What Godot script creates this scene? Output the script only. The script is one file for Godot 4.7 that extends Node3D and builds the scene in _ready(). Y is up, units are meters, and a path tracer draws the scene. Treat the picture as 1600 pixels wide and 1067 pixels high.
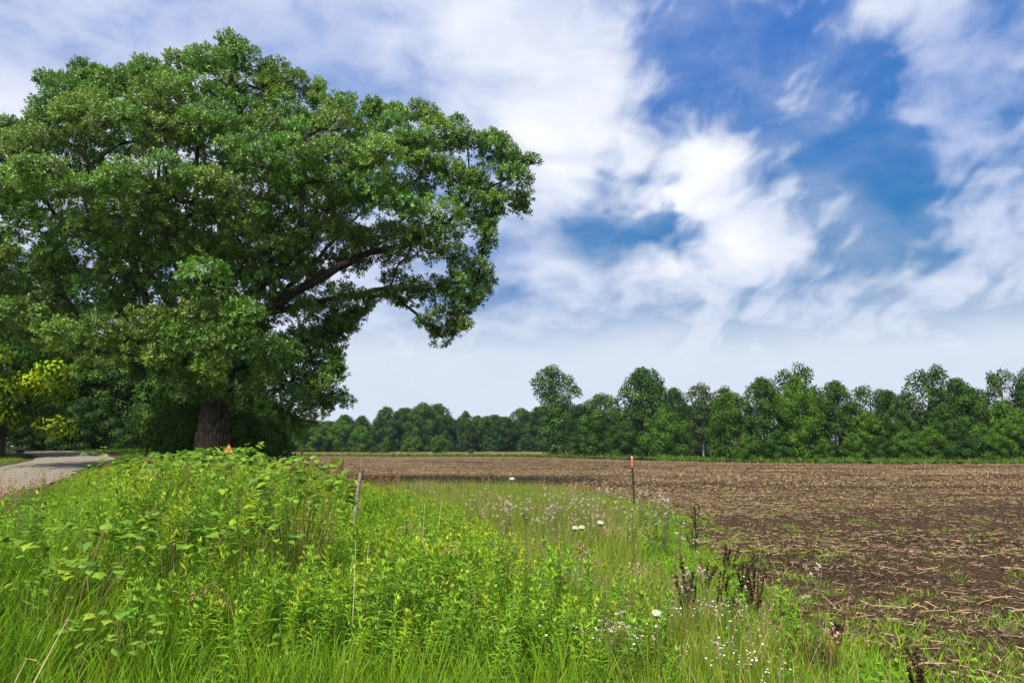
extends Node3D

var rng := RandomNumberGenerator.new()
var taken := {}
var bump := FastNoiseLite.new()
var patchy := FastNoiseLite.new()
var grain := FastNoiseLite.new()
var cloud_a := FastNoiseLite.new()
var cloud_b := FastNoiseLite.new()
var cloud_c := FastNoiseLite.new()
var sky_rows: Array = []
const SKY_W := 2304
const SKY_H := 1152


# ------------------------------------------------------------------ mesh building
class Shape:
	var v := PackedVector3Array()
	var n := PackedVector3Array()
	var c := PackedColorArray()
	var ix := PackedInt32Array()
	var smooth := false

	func face(a: Vector3, b: Vector3, d: Vector3, col: Color) -> void:
		var s := v.size()
		v.append(a); v.append(b); v.append(d)
		c.append(col); c.append(col); c.append(col)
		ix.append(s); ix.append(s + 1); ix.append(s + 2)

	# a four-cornered folded leaf
	func leaf(p: Vector3, dir: Vector3, side: Vector3, l: float, w: float, fold: Vector3, col: Color) -> void:
		var s := v.size()
		var m := p + dir * l * 0.45 + fold
		v.append(p); v.append(m + side * w * 0.5); v.append(p + dir * l); v.append(m - side * w * 0.5)
		for k in 4: c.append(col)
		ix.append(s); ix.append(s + 1); ix.append(s + 2); ix.append(s); ix.append(s + 2); ix.append(s + 3)

	# a ribbon through points, with a width at each
	func ribbon(pts: Array, side: Vector3, widths: Array, col: Color, tip: Color) -> void:
		var s := v.size()
		var k := pts.size()
		for i in k:
			var cc := col.lerp(tip, float(i) / (k - 1))
			var q: Vector3 = pts[i]
			var w: float = widths[i] * 0.5
			v.append(q - side * w); v.append(q + side * w)
			c.append(cc); c.append(cc)
		for i in k - 1:
			var b := s + i * 2
			ix.append(b); ix.append(b + 2); ix.append(b + 1)
			if widths[i + 1] > 0.0002:
				ix.append(b + 1); ix.append(b + 2); ix.append(b + 3)

	# a leaf blade with lobed outline, fanned from its middle
	func lobed(p: Vector3, dir: Vector3, side: Vector3, up: Vector3, l: float, outline: PackedVector2Array, cup: float, col: Color) -> void:
		var s := v.size()
		v.append(p + dir * l * 0.5); c.append(col)
		var k := outline.size()
		for q in outline:
			v.append(p + dir * l * q.x + side * l * q.y + up * l * (absf(q.y) * cup - (q.x - 0.5) * (q.x - 0.5) * 0.35))
			c.append(col)
		for i in k:
			ix.append(s); ix.append(s + 1 + i); ix.append(s + 1 + (i + 1) % k)

	# a tapered tube through points
	func tube(pts: Array, radii: Array, sides: int, col: Color, cap := true) -> void:
		smooth = true
		var first := v.size()
		var k := pts.size()
		var ref := Vector3(0.31, 0.1, 0.94).normalized()
		for i in k:
			var a: Vector3 = pts[maxi(i - 1, 0)]
			var b: Vector3 = pts[mini(i + 1, k - 1)]
			var t := (b - a).normalized()
			var e1 := t.cross(ref).normalized()
			if e1.length() < 0.5: e1 = t.cross(Vector3.RIGHT).normalized()
			var e2 := t.cross(e1)
			for j in sides:
				var g := TAU * j / sides
				var o := e1 * cos(g) + e2 * sin(g)
				var q: Vector3 = pts[i]
				v.append(q + o * radii[i]); n.append(o); c.append(col)
		for i in k - 1:
			for j in sides:
				var a := first + i * sides + j
				var b := first + i * sides + (j + 1) % sides
				ix.append(a); ix.append(a + sides); ix.append(b)
				ix.append(b); ix.append(a + sides); ix.append(b + sides)
		if cap:
			var s := v.size()
			var q: Vector3 = pts[k - 1]
			var axis := (q - (pts[k - 2] as Vector3)).normalized()
			v.append(q); n.append(axis); c.append(col)
			for j in sides:
				ix.append(first + (k - 1) * sides + j); ix.append(s); ix.append(first + (k - 1) * sides + (j + 1) % sides)

	func box(at: Transform3D, size: Vector3, col: Color) -> void:
		var h := size * 0.5
		var p := []
		for i in 8:
			p.append(at * Vector3(h.x * (1 if i & 1 else -1), h.y * (1 if i & 2 else -1), h.z * (1 if i & 4 else -1)))
		for f in [[0, 1, 3, 2], [5, 4, 6, 7], [4, 0, 2, 6], [1, 5, 7, 3], [2, 3, 7, 6], [4, 5, 1, 0]]:
			face(p[f[0]], p[f[2]], p[f[1]], col)
			face(p[f[0]], p[f[3]], p[f[2]], col)

	func done() -> ArrayMesh:
		var a := []
		a.resize(Mesh.ARRAY_MAX)
		a[Mesh.ARRAY_VERTEX] = v
		if smooth and n.size() == v.size(): a[Mesh.ARRAY_NORMAL] = n
		a[Mesh.ARRAY_COLOR] = c
		a[Mesh.ARRAY_INDEX] = ix
		var m := ArrayMesh.new()
		m.add_surface_from_arrays(Mesh.PRIMITIVE_TRIANGLES, a)
		return m


# ------------------------------------------------------------------ naming
func numbered(called: String) -> String:
	if not taken.has(called):
		taken[called] = 0
		return called
	taken[called] += 1
	return "%s_%03d" % [called, taken[called]]

func tag(o: Node, label: String, category: String, group := "", kind := "") -> void:
	if label: o.set_meta("label", label)
	if category: o.set_meta("category", category)
	if group: o.set_meta("group", group)
	if kind: o.set_meta("kind", kind)

func thing(called: String, at: Vector3, label: String, category: String, group := "") -> Node3D:
	var o := Node3D.new()
	o.name = numbered(called)
	add_child(o, true)
	o.position = at
	tag(o, label, category, group)
	return o

func part(called: String, m: Mesh, mat: Material, parent: Node, kind := "") -> MeshInstance3D:
	var o := MeshInstance3D.new()
	o.name = called if parent != self else numbered(called)
	o.mesh = m
	o.material_override = mat
	parent.add_child(o, true)
	if kind: o.set_meta("kind", kind)
	return o

func again(o: Node3D, at: Vector3, turn: float, size: Vector3, label := "") -> Node3D:
	var base := str(o.name)
	if base.length() > 4 and base[-4] == "_" and base.right(3).is_valid_int(): base = base.left(-4)
	var r: Node3D = o.duplicate()
	r.name = numbered(base)
	add_child(r, true)
	r.transform = Transform3D(Basis(Vector3.UP, turn).scaled_local(size), at)
	if label: r.set_meta("label", label)
	return r

func many(called: String, m: Mesh, mat: Material, where: Array, tints: PackedColorArray, parent: Node) -> MultiMeshInstance3D:
	var mm := MultiMesh.new()
	mm.transform_format = MultiMesh.TRANSFORM_3D
	mm.use_colors = true
	mm.mesh = m
	mm.instance_count = where.size()
	for i in where.size():
		mm.set_instance_transform(i, where[i])
		mm.set_instance_color(i, tints[i])
	var o := MultiMeshInstance3D.new()
	o.name = called if parent != self else numbered(called)
	o.multimesh = mm
	o.material_override = mat
	parent.add_child(o, true)
	o.set_meta("kind", "stuff")
	return o


# ------------------------------------------------------------------ materials
func leafy(rough := 0.5, through := 0.6, spec := 0.5) -> StandardMaterial3D:
	var m := StandardMaterial3D.new()
	m.vertex_color_use_as_albedo = true
	m.roughness = rough
	m.metallic_specular = spec
	m.cull_mode = BaseMaterial3D.CULL_DISABLED
	if through > 0.0:
		m.backlight_enabled = true
		m.backlight = Color(through, through, through).linear_to_srgb()
	return m

func plain(r: float, g: float, b: float, rough := 0.8) -> StandardMaterial3D:
	var m := StandardMaterial3D.new()
	m.albedo_color = Color(r, g, b).linear_to_srgb()
	m.roughness = rough
	return m

func noise_tex(freq: float, octaves: int, seed_: int, cols: Array, stops: Array, size := 1024, as_normal := false) -> NoiseTexture2D:
	var f := FastNoiseLite.new()
	f.seed = seed_
	f.noise_type = FastNoiseLite.TYPE_SIMPLEX_SMOOTH
	f.frequency = freq
	f.fractal_octaves = octaves
	var t := NoiseTexture2D.new()
	t.width = size
	t.height = size
	t.seamless = true
	t.noise = f
	if cols:
		var g := Gradient.new()
		g.offsets = PackedFloat32Array(stops)
		var cc := PackedColorArray()
		for q in cols: cc.append((q as Color).linear_to_srgb())
		g.colors = cc
		t.color_ramp = g
	t.as_normal_map = as_normal
	return t

func ground_mat(cols: Array, stops: Array, freq: float, seed_: int, scale_m: float, relief := 1.5) -> StandardMaterial3D:
	var m := StandardMaterial3D.new()
	m.vertex_color_use_as_albedo = true
	m.roughness = 0.95
	m.metallic_specular = 0.2
	m.uv1_triplanar = true
	m.uv1_world_triplanar = true
	m.uv1_scale = Vector3.ONE / scale_m
	m.albedo_texture = noise_tex(freq, 6, seed_, cols, stops)
	m.heightmap_enabled = true
	m.heightmap_scale = relief
	m.heightmap_texture = noise_tex(freq * 1.7, 6, seed_ + 7, [], [])
	return m

func ss(a: float, b: float, x: float) -> float:
	var t := clampf((x - a) / (b - a), 0.0, 1.0)
	return t * t * (3.0 - 2.0 * t)

func rv() -> Vector3:
	return Vector3(rng.randfn(), rng.randfn(), rng.randfn()).normalized()

func shade(c: Color, lo: float, hi: float) -> Color:
	var k := rng.randf_range(lo, hi)
	return Color(c.r * k * rng.randf_range(0.88, 1.12), c.g * k, c.b * k * rng.randf_range(0.85, 1.15))


# ------------------------------------------------------------------ lie of the land
func bank_edge(d: float) -> float:
	return -1.5 - maxf(0.0, d - 18.0) * 0.42

func high(x: float, z: float) -> float:
	var d := -z
	var x0 := bank_edge(d)
	var b := ss(x0, x0 - 4.5, x)
	return 0.72 * b + ss(25, 58, d) * 0.85 * ss(x0 - 3, x0 - 12, x) + bump.get_noise_2d(x * 3.0, z * 3.0) * 0.07 * (0.3 + b)

func on_ground(x: float, z: float) -> Vector3:
	return Vector3(x, high(x, z), z)

const EDGE := [[0, 2.8], [4, 3.8], [6.2, 3.7], [9, 3.35], [11.7, 3.5], [16.8, 4.3], [21, 4.8], [24, 4.5], [27, 3.7], [30, 2.4], [32, 0.8], [33.5, -2], [35, -6.8], [40, -10.5], [47, -14.5], [70, -26], [100, -36], [160, -54], [200, -70]]

func field_edge(d: float) -> float:
	for i in EDGE.size() - 1:
		if d <= EDGE[i + 1][0]:
			return lerpf(EDGE[i][1], EDGE[i + 1][1], clampf((d - EDGE[i][0]) / float(EDGE[i + 1][0] - EDGE[i][0]), 0, 1))
	return -70.0

const FAR := [[-90, 142], [-50, 138], [0, 131], [8, 124], [14, 110], [20, 96], [30, 84], [44, 80], [140, 80]]

func field_end(x: float) -> float:
	for i in FAR.size() - 1:
		if x <= FAR[i + 1][0]:
			return lerpf(FAR[i][1], FAR[i + 1][1], clampf((x - FAR[i][0]) / float(FAR[i + 1][0] - FAR[i][0]), 0, 1))
	return 80.0

var road_pts := [Vector2(-5, 12), Vector2(-8, 2), Vector2(-11.2, -8), Vector2(-15.6, -18), Vector2(-19.4, -26), Vector2(-23.8, -34.6), Vector2(-27.8, -44), Vector2(-34, -52), Vector2(-43, -57), Vector2(-80, -64)]

func road_away(x: float, z: float) -> float:
	var best := 1e9
	var p := Vector2(x, z)
	for i in road_pts.size() - 1:
		var q := Geometry2D.get_closest_point_to_segment(p, road_pts[i], road_pts[i + 1])
		best = minf(best, p.distance_to(q))
	return best


# ------------------------------------------------------------------ sky
# soft openings and bright banks of the cloud cover: azimuth, elevation, reach in both, how much
const GAPS := [[8.4, 17.6, 6.2, 3.9, -1.15], [13.6, 18.4, 2.8, 1.9, -0.6], [14.5, 31.0, 6.5, 6.0, -0.9], [22.5, 27.0, 8.5, 5.4, -0.95], [27.0, 20.0, 6.4, 5.6, -0.85], [29.0, 14.6, 5.0, 2.6, -0.5], [34.5, 18.0, 7.5, 5.0, -0.6], [40.5, 27.0, 4.5, 7.5, -0.6], [29.0, 32.0, 5.0, 4.0, -0.3], [38.5, 8.8, 4.0, 2.6, -0.5], [4.0, 28.0, 8.0, 6.0, 0.4], [17.4, 21.8, 3.0, 5.0, 0.55], [21.0, 15.6, 4.0, 2.4, 0.5], [33.0, 25.0, 3.2, 7.0, 0.3], [4.0, 14.2, 5.0, 2.2, 0.4], [-25.0, 26.0, 22.0, 13.0, 0.3], [-40.0, 33.0, 12.0, 7.0, -0.3]]
const SHINE := [[4.5, 27.5, 7.5, 5.5, 0.6], [17.4, 21.6, 4.2, 5.0, 0.65], [21.0, 16.0, 4.6, 2.6, 0.45], [9.0, 23.5, 5.0, 2.6, 0.3], [-38.0, 20.5, 4.0, 4.0, 0.45], [4.2, 14.6, 4.0, 2.2, 0.35], [31.0, 12.8, 9.0, 2.6, 0.25], [-18.0, 28.0, 14.0, 9.0, -0.2], [-40.0, 31.0, 9.0, 7.0, -0.2], [37.0, 21.0, 10.0, 12.0, -0.42]]

func sky_row(r: int) -> void:
	var out := PackedFloat32Array()
	out.resize(SKY_W * 3)
	var el := (0.5 - (r + 0.5) / SKY_H) * PI
	var eld := rad_to_deg(el)
	var y := sin(el)
	var c := cos(el)
	for i in SKY_W:
		var az := wrapf((i + 0.5) / SKY_W * TAU, -PI, PI)
		var azd := rad_to_deg(az)
		var q := Vector3(sin(az) * c, y * 1.7, -cos(az) * c)
		var w1 := cloud_c.get_noise_3dv(q)
		var w2 := cloud_c.get_noise_3d(q.x + 5.0, q.y, q.z + 3.0)
		var a := cloud_a.get_noise_3d(q.x + 0.1 * w1, q.y + 0.1 * w2, q.z)
		var b := cloud_b.get_noise_3d(q.x * 0.8 + 0.05 * w1, q.y + 0.05 * w2, q.z)
		var cover := 0.81 + 0.5 * a + 0.62 * b + 0.2 * w1
		var shine := 0.0
		var near := ss(75.0, 45.0, absf(azd))
		if absf(azd) < 64.0 and eld < 50.0:
			var dx := azd + 2.6 * w1 + 2.2 * b
			var dy := eld + 1.8 * w2 + 1.6 * b
			for g in GAPS:
				var ex: float = (dx - g[0]) / g[2]
				var ey: float = (dy - g[1]) / g[3]
				var e := ex * ex + ey * ey
				if e < 6.0: cover += g[4] * (0.74 if g[4] < 0.0 else 1.0) * exp(-e)
			for g in SHINE:
				var ex: float = (dx - g[0]) / g[2]
				var ey: float = (dy - g[1]) / g[3]
				var e := ex * ex + ey * ey
				if e < 6.0: shine += g[4] * exp(-e)
		else: cover += 0.3 * a
		if azd > 2.0 and azd < 80.0 and eld > 6.0 and eld < 60.0:
			var wisp := cloud_b.get_noise_2d((azd * 0.75 + eld * 0.66) * 0.02 + 0.09 * w1, (eld * 0.75 - azd * 0.66) * 0.042 + 0.12 * w2)
			cover += 0.55 * wisp * ss(2.0, 18.0, azd) * ss(80.0, 60.0, azd) * ss(60.0, 45.0, eld)
		var t := ss(-0.05, 0.98, cover)
		var low := ss(15.5, 6.5, eld + 2.0 * b + 1.5 * w1)
		t = maxf(t, 0.08 + 0.25 * ss(-0.5, 0.6, b))
		t = maxf(t, low * 0.97)
		# clear air, deeper overhead
		var up := ss(8.0, 34.0, eld)
		var br := lerpf(0.01, 0.028, up)
		var bg := lerpf(0.2, 0.165, up)
		var bb := lerpf(0.46, 0.56, up)
		# thin grey-lavender to white cloud
		var lit := clampf(0.36 + 0.42 * a + 0.42 * b + 0.78 * shine + (1.0 - near) * 0.3, 0.0, 1.3)
		var cr := lerpf(lerpf(0.36, 0.98, lit), 0.72 + 0.04 * b, low)
		var cg := lerpf(lerpf(0.47, 1.0, lit), 0.79 + 0.04 * b, low)
		var cb := lerpf(lerpf(0.78, 1.05, lit), 0.91 + 0.02 * b, low)
		out[i * 3] = maxf(lerpf(br, cr, t), 0.01)
		out[i * 3 + 1] = maxf(lerpf(bg, cg, t), 0.01)
		out[i * 3 + 2] = maxf(lerpf(bb, cb, t), 0.01)
	sky_rows[r] = out

func make_sky() -> Texture2D:
	for f in [[cloud_a, 11, 2.0, 5], [cloud_b, 23, 7.0, 7], [cloud_c, 31, 3.2, 4]]:
		f[0].seed = f[1]
		f[0].noise_type = FastNoiseLite.TYPE_SIMPLEX_SMOOTH
		f[0].frequency = f[2]
		f[0].fractal_octaves = f[3]
		f[0].fractal_gain = 0.56
	sky_rows.resize(SKY_H)
	var up_rows := SKY_H / 2 + 8
	var id := WorkerThreadPool.add_group_task(sky_row, up_rows)
	WorkerThreadPool.wait_for_group_task_completion(id)
	var below := PackedFloat32Array()
	below.resize(SKY_W * 3)
	for i in SKY_W:
		below[i * 3] = 0.12
		below[i * 3 + 1] = 0.14
		below[i * 3 + 2] = 0.09
	var bytes := PackedByteArray()
	for r in SKY_H:
		bytes.append_array((sky_rows[r] if r < up_rows else below).to_byte_array())
	return ImageTexture.create_from_image(Image.create_from_data(SKY_W, SKY_H, false, Image.FORMAT_RGBF, bytes))


# ------------------------------------------------------------------ plants: meshes
func grass_tuft(blades: int, spread: float, lo: float, hi: float, width: float, lean: float, col: Color, dry: float, dry_col: Color) -> ArrayMesh:
	var s := Shape.new()
	for i in blades:
		var g := rng.randf() * TAU
		var r := spread * sqrt(rng.randf())
		var p := Vector3(cos(g) * r, -0.03, sin(g) * r)
		var l := rng.randf_range(lo, hi)
		var out := Vector3(cos(g + rng.randfn() * 0.7), 0, sin(g + rng.randfn() * 0.7))
		var tilt := absf(rng.randfn()) * lean
		var dir := (Vector3.UP + out * tilt).normalized()
		var side := dir.cross(Vector3(rng.randfn(), 0, rng.randfn()).normalized()).normalized()
		var w := width * rng.randf_range(0.7, 1.3)
		var bend := rng.randf_range(0.1, 0.75) * lean * 1.6
		var pts := [p]
		var q := p
		for k in 4:
			q += dir * l * 0.25
			pts.append(q)
			dir = (dir + out * bend * 0.45 + Vector3.DOWN * bend * 0.22).normalized()
		var cc := shade(col, 0.75, 1.25)
		if rng.randf() < dry: cc = shade(dry_col, 0.7, 1.2)
		s.ribbon(pts, side, [w * 0.8, w, w * 0.85, w * 0.55, 0.0], cc, Color(cc.r * 1.12, cc.g * 1.06, cc.b))
	return s.done()

func seed_stalk(stalks: int, spread: float, lo: float, hi: float, stem_col: Color, head_col: Color, head_l: float, head_w: float) -> ArrayMesh:
	var s := Shape.new()
	for i in stalks:
		var g := rng.randf() * TAU
		var r := spread * sqrt(rng.randf())
		var p := Vector3(cos(g) * r, -0.03, sin(g) * r)
		var l := rng.randf_range(lo, hi)
		var dir := (Vector3.UP + rv() * 0.18).normalized()
		var side := dir.cross(rv()).normalized()
		var top := p + dir * l
		s.ribbon([p, p + dir * l * 0.5, top], side, [0.005, 0.0045, 0.003], shade(stem_col, 0.8, 1.2), stem_col)
		var hc := shade(head_col, 0.7, 1.25)
		for k in 9:
			var f := float(k) / 9.0
			var q := top - dir * head_l * f
			var o := (rv() + dir * 0.8).normalized()
			var sd := o.cross(rv()).normalized()
			s.leaf(q, o, sd, head_w * rng.randf_range(0.6, 1.3), head_w * 0.45, Vector3.ZERO, shade(hc, 0.85, 1.15))
	return s.done()

func lance_leaf(s: Shape, p: Vector3, dir: Vector3, l: float, w: float, droop: float, col: Color) -> void:
	var side := dir.cross(Vector3.UP + rv() * 0.35).normalized()
	var m := p + dir * l * 0.42
	var e := m + (dir + Vector3.DOWN * droop).normalized() * l * 0.58
	s.ribbon([p, m, e], side, [w * 0.35, w, 0.0], col, Color(col.r * 1.1, col.g * 1.06, col.b))

# leafy upright weed: returns [stem, leaves], one metre high
func goldenrod(count: int, leaf_l: float, leaf_w: float, col: Color, tip: Color) -> Array:
	var st := Shape.new()
	var lv := Shape.new()
	var pts := []
	var sway := rv() * 0.05
	sway.y = 0
	for k in 6:
		var f := k / 5.0
		pts.append(Vector3(0, f - 0.04, 0) + sway * f * f * 2.0)
	st.tube(pts, [0.0045, 0.0042, 0.0038, 0.0034, 0.0028, 0.002], 4, Color(0.1, 0.13, 0.03))
	for i in count:
		var f := 0.12 + 0.88 * pow(float(i) / (count - 1), 0.85)
		var g := i * 2.39996 + rng.randfn() * 0.25
		var p := Vector3(0, f - 0.04, 0) + sway * f * f * 2.0
		var up := lerpf(-0.05, 0.45, f) + 1.7 * pow(ss(0.8, 1.0, f), 1.3)
		var dir := Vector3(cos(g), up + rng.randfn() * 0.15, sin(g)).normalized()
		var l := leaf_l * (1.0 - 0.5 * ss(0.78, 1.0, f)) * rng.randf_range(0.8, 1.15) * (0.65 + 0.35 * ss(0.0, 0.4, f))
		var cc := shade(col, 0.8, 1.2).lerp(tip, ss(0.8, 1.0, f))
		lance_leaf(lv, p, dir, l, leaf_w * rng.randf_range(0.85, 1.15), rng.randf_range(0.1, 0.55) * (1.0 - ss(0.8, 1.0, f)), cc)
	# young rosette
	for i in 11:
		var g := i * 2.39996
		var dir := Vector3(cos(g), rng.randf_range(0.7, 2.4), sin(g)).normalized()
		lance_leaf(lv, pts[5] + Vector3.DOWN * 0.01, dir, leaf_l * rng.randf_range(0.32, 0.55), leaf_w * 0.75, 0.1, shade(tip, 0.9, 1.15))
	return [st.done(), lv.done()]

const OAK_LEAF := [Vector2(0.0, 0.0), Vector2(0.22, 0.1), Vector2(0.36, 0.2), Vector2(0.44, 0.1), Vector2(0.66, 0.3), Vector2(0.74, 0.13), Vector2(0.93, 0.15), Vector2(1.0, 0.0), Vector2(0.93, -0.15), Vector2(0.74, -0.13), Vector2(0.66, -0.3), Vector2(0.44, -0.1), Vector2(0.36, -0.2), Vector2(0.22, -0.1)]
const VINE_LEAF := [Vector2(0.12, 0.0), Vector2(0.0, 0.16), Vector2(0.02, 0.36), Vector2(0.2, 0.5), Vector2(0.42, 0.46), Vector2(0.55, 0.52), Vector2(0.66, 0.3), Vector2(0.82, 0.2), Vector2(1.02, 0.0), Vector2(0.82, -0.2), Vector2(0.66, -0.3), Vector2(0.55, -0.52), Vector2(0.42, -0.46), Vector2(0.2, -0.5), Vector2(0.02, -0.36), Vector2(0.0, -0.16)]

func oak_sprig(leaves: int) -> ArrayMesh:
	var s := Shape.new()
	var outline := PackedVector2Array(OAK_LEAF)
	for i in leaves:
		var f := float(i) / leaves
		var g := i * 2.39996 + rng.randfn() * 0.3
		var dir := Vector3(cos(g), lerpf(-0.15, 1.3, f) + rng.randfn() * 0.25, sin(g)).normalized()
		var side := dir.cross(Vector3.UP + rv() * 0.6).normalized()
		var up := side.cross(dir).normalized()
		var col := shade(Color(0.115, 0.222, 0.03), 0.75, 1.3)
		s.lobed(Vector3(0, lerpf(-0.12, 0.1, f), 0), dir, side, up, rng.randf_range(0.11, 0.18), outline, rng.randf_range(0.0, 0.35), col)
	return s.done()

# crown of a broadleaf tree, one metre high, out of leaf masses
func crown_mesh(masses: Array, leaf: float, density: float, col: Color) -> ArrayMesh:
	var s := Shape.new()
	s.smooth = true
	for b in masses:
		var c: Vector3 = b[0]
		var r: Vector3 = b[1]
		var area := 4.0 * PI * pow((r.x * r.y + r.y * r.z + r.x * r.z) / 3.0, 1.0)
		var k := int(area * density / (leaf * leaf))
		var tone := shade(b[2] if b.size() > 2 else col, 0.75, 1.3)
		for i in k:
			var d := rv()
			if d.y < -0.35 and rng.randf() < 0.45: d.y = -d.y
			var far := rng.randf()
			var p := c + d * r * (1.06 - 0.5 * far * far)
			p += rv() * leaf * 0.5
			var nrm := (d * 1.2 + rv() * 0.75 + Vector3.UP * 0.3).normalized()
			var dir := nrm.cross(rv()).normalized()
			dir = (dir + Vector3.DOWN * 0.25 + d * 0.3).normalized()
			var side := nrm.cross(dir).normalized()
			var l := leaf * rng.randf_range(0.7, 1.35)
			s.leaf(p, dir, side, l, l * 0.72, nrm * l * 0.1, shade(tone, 0.84, 1.18))
			var sn := (d * 0.8 + nrm * 0.7).normalized()
			for j in 4: s.n.append(sn)
	return s.done()

# leaf masses in an envelope: low, wide = where the crown starts and its half width, foot = width of its skirt against its girth, peak = height of the girth
func girth(t: float, foot: float, peak: float) -> float:
	if t < peak: return lerpf(foot, 1.0, sin(t / peak * PI * 0.5))
	return maxf(0.12, sqrt(maxf(0.0, 1.0 - pow((t - peak) / (1.0 - peak), 1.8))))

func masses_for(count: int, low: float, wide: float, foot: float, size: float, peak := 0.45) -> Array:
	var out := []
	for i in count:
		var t := pow((i + rng.randf()) / count, 0.95)
		var e := girth(t, foot, peak)
		var g := i * 2.39996 + rng.randfn() * 0.4
		var rad := wide * e * lerpf(0.6, 1.08, sqrt(rng.randf()))
		var sz := size * rng.randf_range(0.6, 1.2) * (0.7 + 0.3 * e)
		var y := lerpf(low + size * 0.4, 1.0 - size * 0.6, t)
		out.append([Vector3(cos(g) * maxf(rad - sz * 0.6, 0), y, sin(g) * maxf(rad - sz * 0.6, 0)), Vector3(sz, sz * 0.72, sz)])
	# the inside
	for i in 5:
		var t := (i + 0.5) / 5.0
		var e := girth(t, foot, peak)
		out.append([Vector3(rng.randfn() * 0.02, lerpf(low + 0.05, 0.85, t), rng.randfn() * 0.02), Vector3(wide * e * 0.6, 0.11, wide * e * 0.6)])
	return out

func trunk_mesh(top: float, r: float, masses: Array, col: Color) -> ArrayMesh:
	var s := Shape.new()
	var w := Vector3(rng.randfn() * 0.01, 0, rng.randfn() * 0.01)
	s.tube([Vector3(0, -0.03, 0), Vector3(0, 0.03, 0), w + Vector3(0, top * 0.4, 0), w * 2 + Vector3(0, top * 0.75, 0), w * 3 + Vector3(0, top, 0)], [r * 1.5, r * 1.05, r * 0.85, r * 0.55, r * 0.2], 8, col)
	for i in range(0, masses.size() - 5, 2):
		var c: Vector3 = masses[i][0]
		var y0 := clampf(c.y - 0.12 - 0.5 * Vector2(c.x, c.z).length(), 0.1, top * 0.9)
		var a := w * 2 * (y0 / top) + Vector3(0, y0, 0)
		s.tube([a, a.lerp(c, 0.5) + Vector3(0, 0.02, 0), c], [r * 0.35, r * 0.22, r * 0.06], 5, col, false)
	return s.done()


func _ready() -> void:
	# ---------------- camera, sky, sun, exposure
	var cam := Camera3D.new()
	cam.name = "camera"
	cam.fov = 53.13
	cam.near = 0.05
	cam.far = 5000.0
	cam.position = Vector3(0, 2.0, 0)
	cam.rotation = Vector3(deg_to_rad(8.75), 0, 0)
	add_child(cam)
	cam.current = true
	var world := WorldEnvironment.new()
	world.name = "world"
	var env := Environment.new()
	env.background_mode = Environment.BG_SKY
	var sky := Sky.new()
	var pan := PanoramaSkyMaterial.new()
	pan.panorama = make_sky()
	pan.energy_multiplier = 0.6
	sky.sky_material = pan
	env.sky = sky
	env.tonemap_mode = Environment.TONE_MAPPER_LINEAR
	env.tonemap_exposure = 1.7
	env.fog_enabled = true
	env.fog_density = 0.0001
	env.fog_light_color = Color(0.75, 0.86, 1.0)
	env.sdfgi_enabled = true
	env.ssao_enabled = true
	env.ssil_enabled = true
	world.environment = env
	add_child(world)
	var sun := DirectionalLight3D.new()
	sun.name = "sun"
	sun.light_color = Color(1.0, 0.97, 0.9)
	sun.light_energy = 1.6
	sun.light_angular_distance = 10.0
	sun.shadow_enabled = true
	sun.rotation_degrees = Vector3(-52, -28, 0)
	add_child(sun)

	rng.seed = 20240711
	for f in [[bump, 3, 0.35], [patchy, 5, 0.09], [grain, 9, 2.4]]:
		f[0].seed = f[1]
		f[0].frequency = f[2]
		f[0].noise_type = FastNoiseLite.TYPE_SIMPLEX_SMOOTH
		f[0].fractal_octaves = 4

	build_land()
	build_oak()
	build_trees()
	build_field_litter()
	build_herbs()
	build_weeds()
	build_objects()


# ------------------------------------------------------------------ land
func sheet(called: String, rows: Array, cols: int, at: Callable, mat: Material, tint: Callable) -> MeshInstance3D:
	var s := Shape.new()
	s.smooth = false
	var w := cols + 1
	for r in rows.size():
		for k in w:
			var p: Vector3 = at.call(rows[r], float(k) / cols)
			s.v.append(p)
			s.c.append(tint.call(p))
	for r in rows.size() - 1:
		for k in cols:
			var a := r * w + k
			s.ix.append(a); s.ix.append(a + w); s.ix.append(a + 1)
			s.ix.append(a + 1); s.ix.append(a + w); s.ix.append(a + w + 1)
	# smooth normals
	s.n.resize(s.v.size())
	for i in range(0, s.ix.size(), 3):
		var nn := (s.v[s.ix[i + 2]] - s.v[s.ix[i]]).cross(s.v[s.ix[i + 1]] - s.v[s.ix[i]])
		if nn.y < 0: nn = -nn
		for j in 3: s.n[s.ix[i + j]] += nn
	for i in s.n.size(): s.n[i] = s.n[i].normalized()
	s.smooth = true
	var o := part(called, s.done(), mat, self, "structure")
	return o

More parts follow.
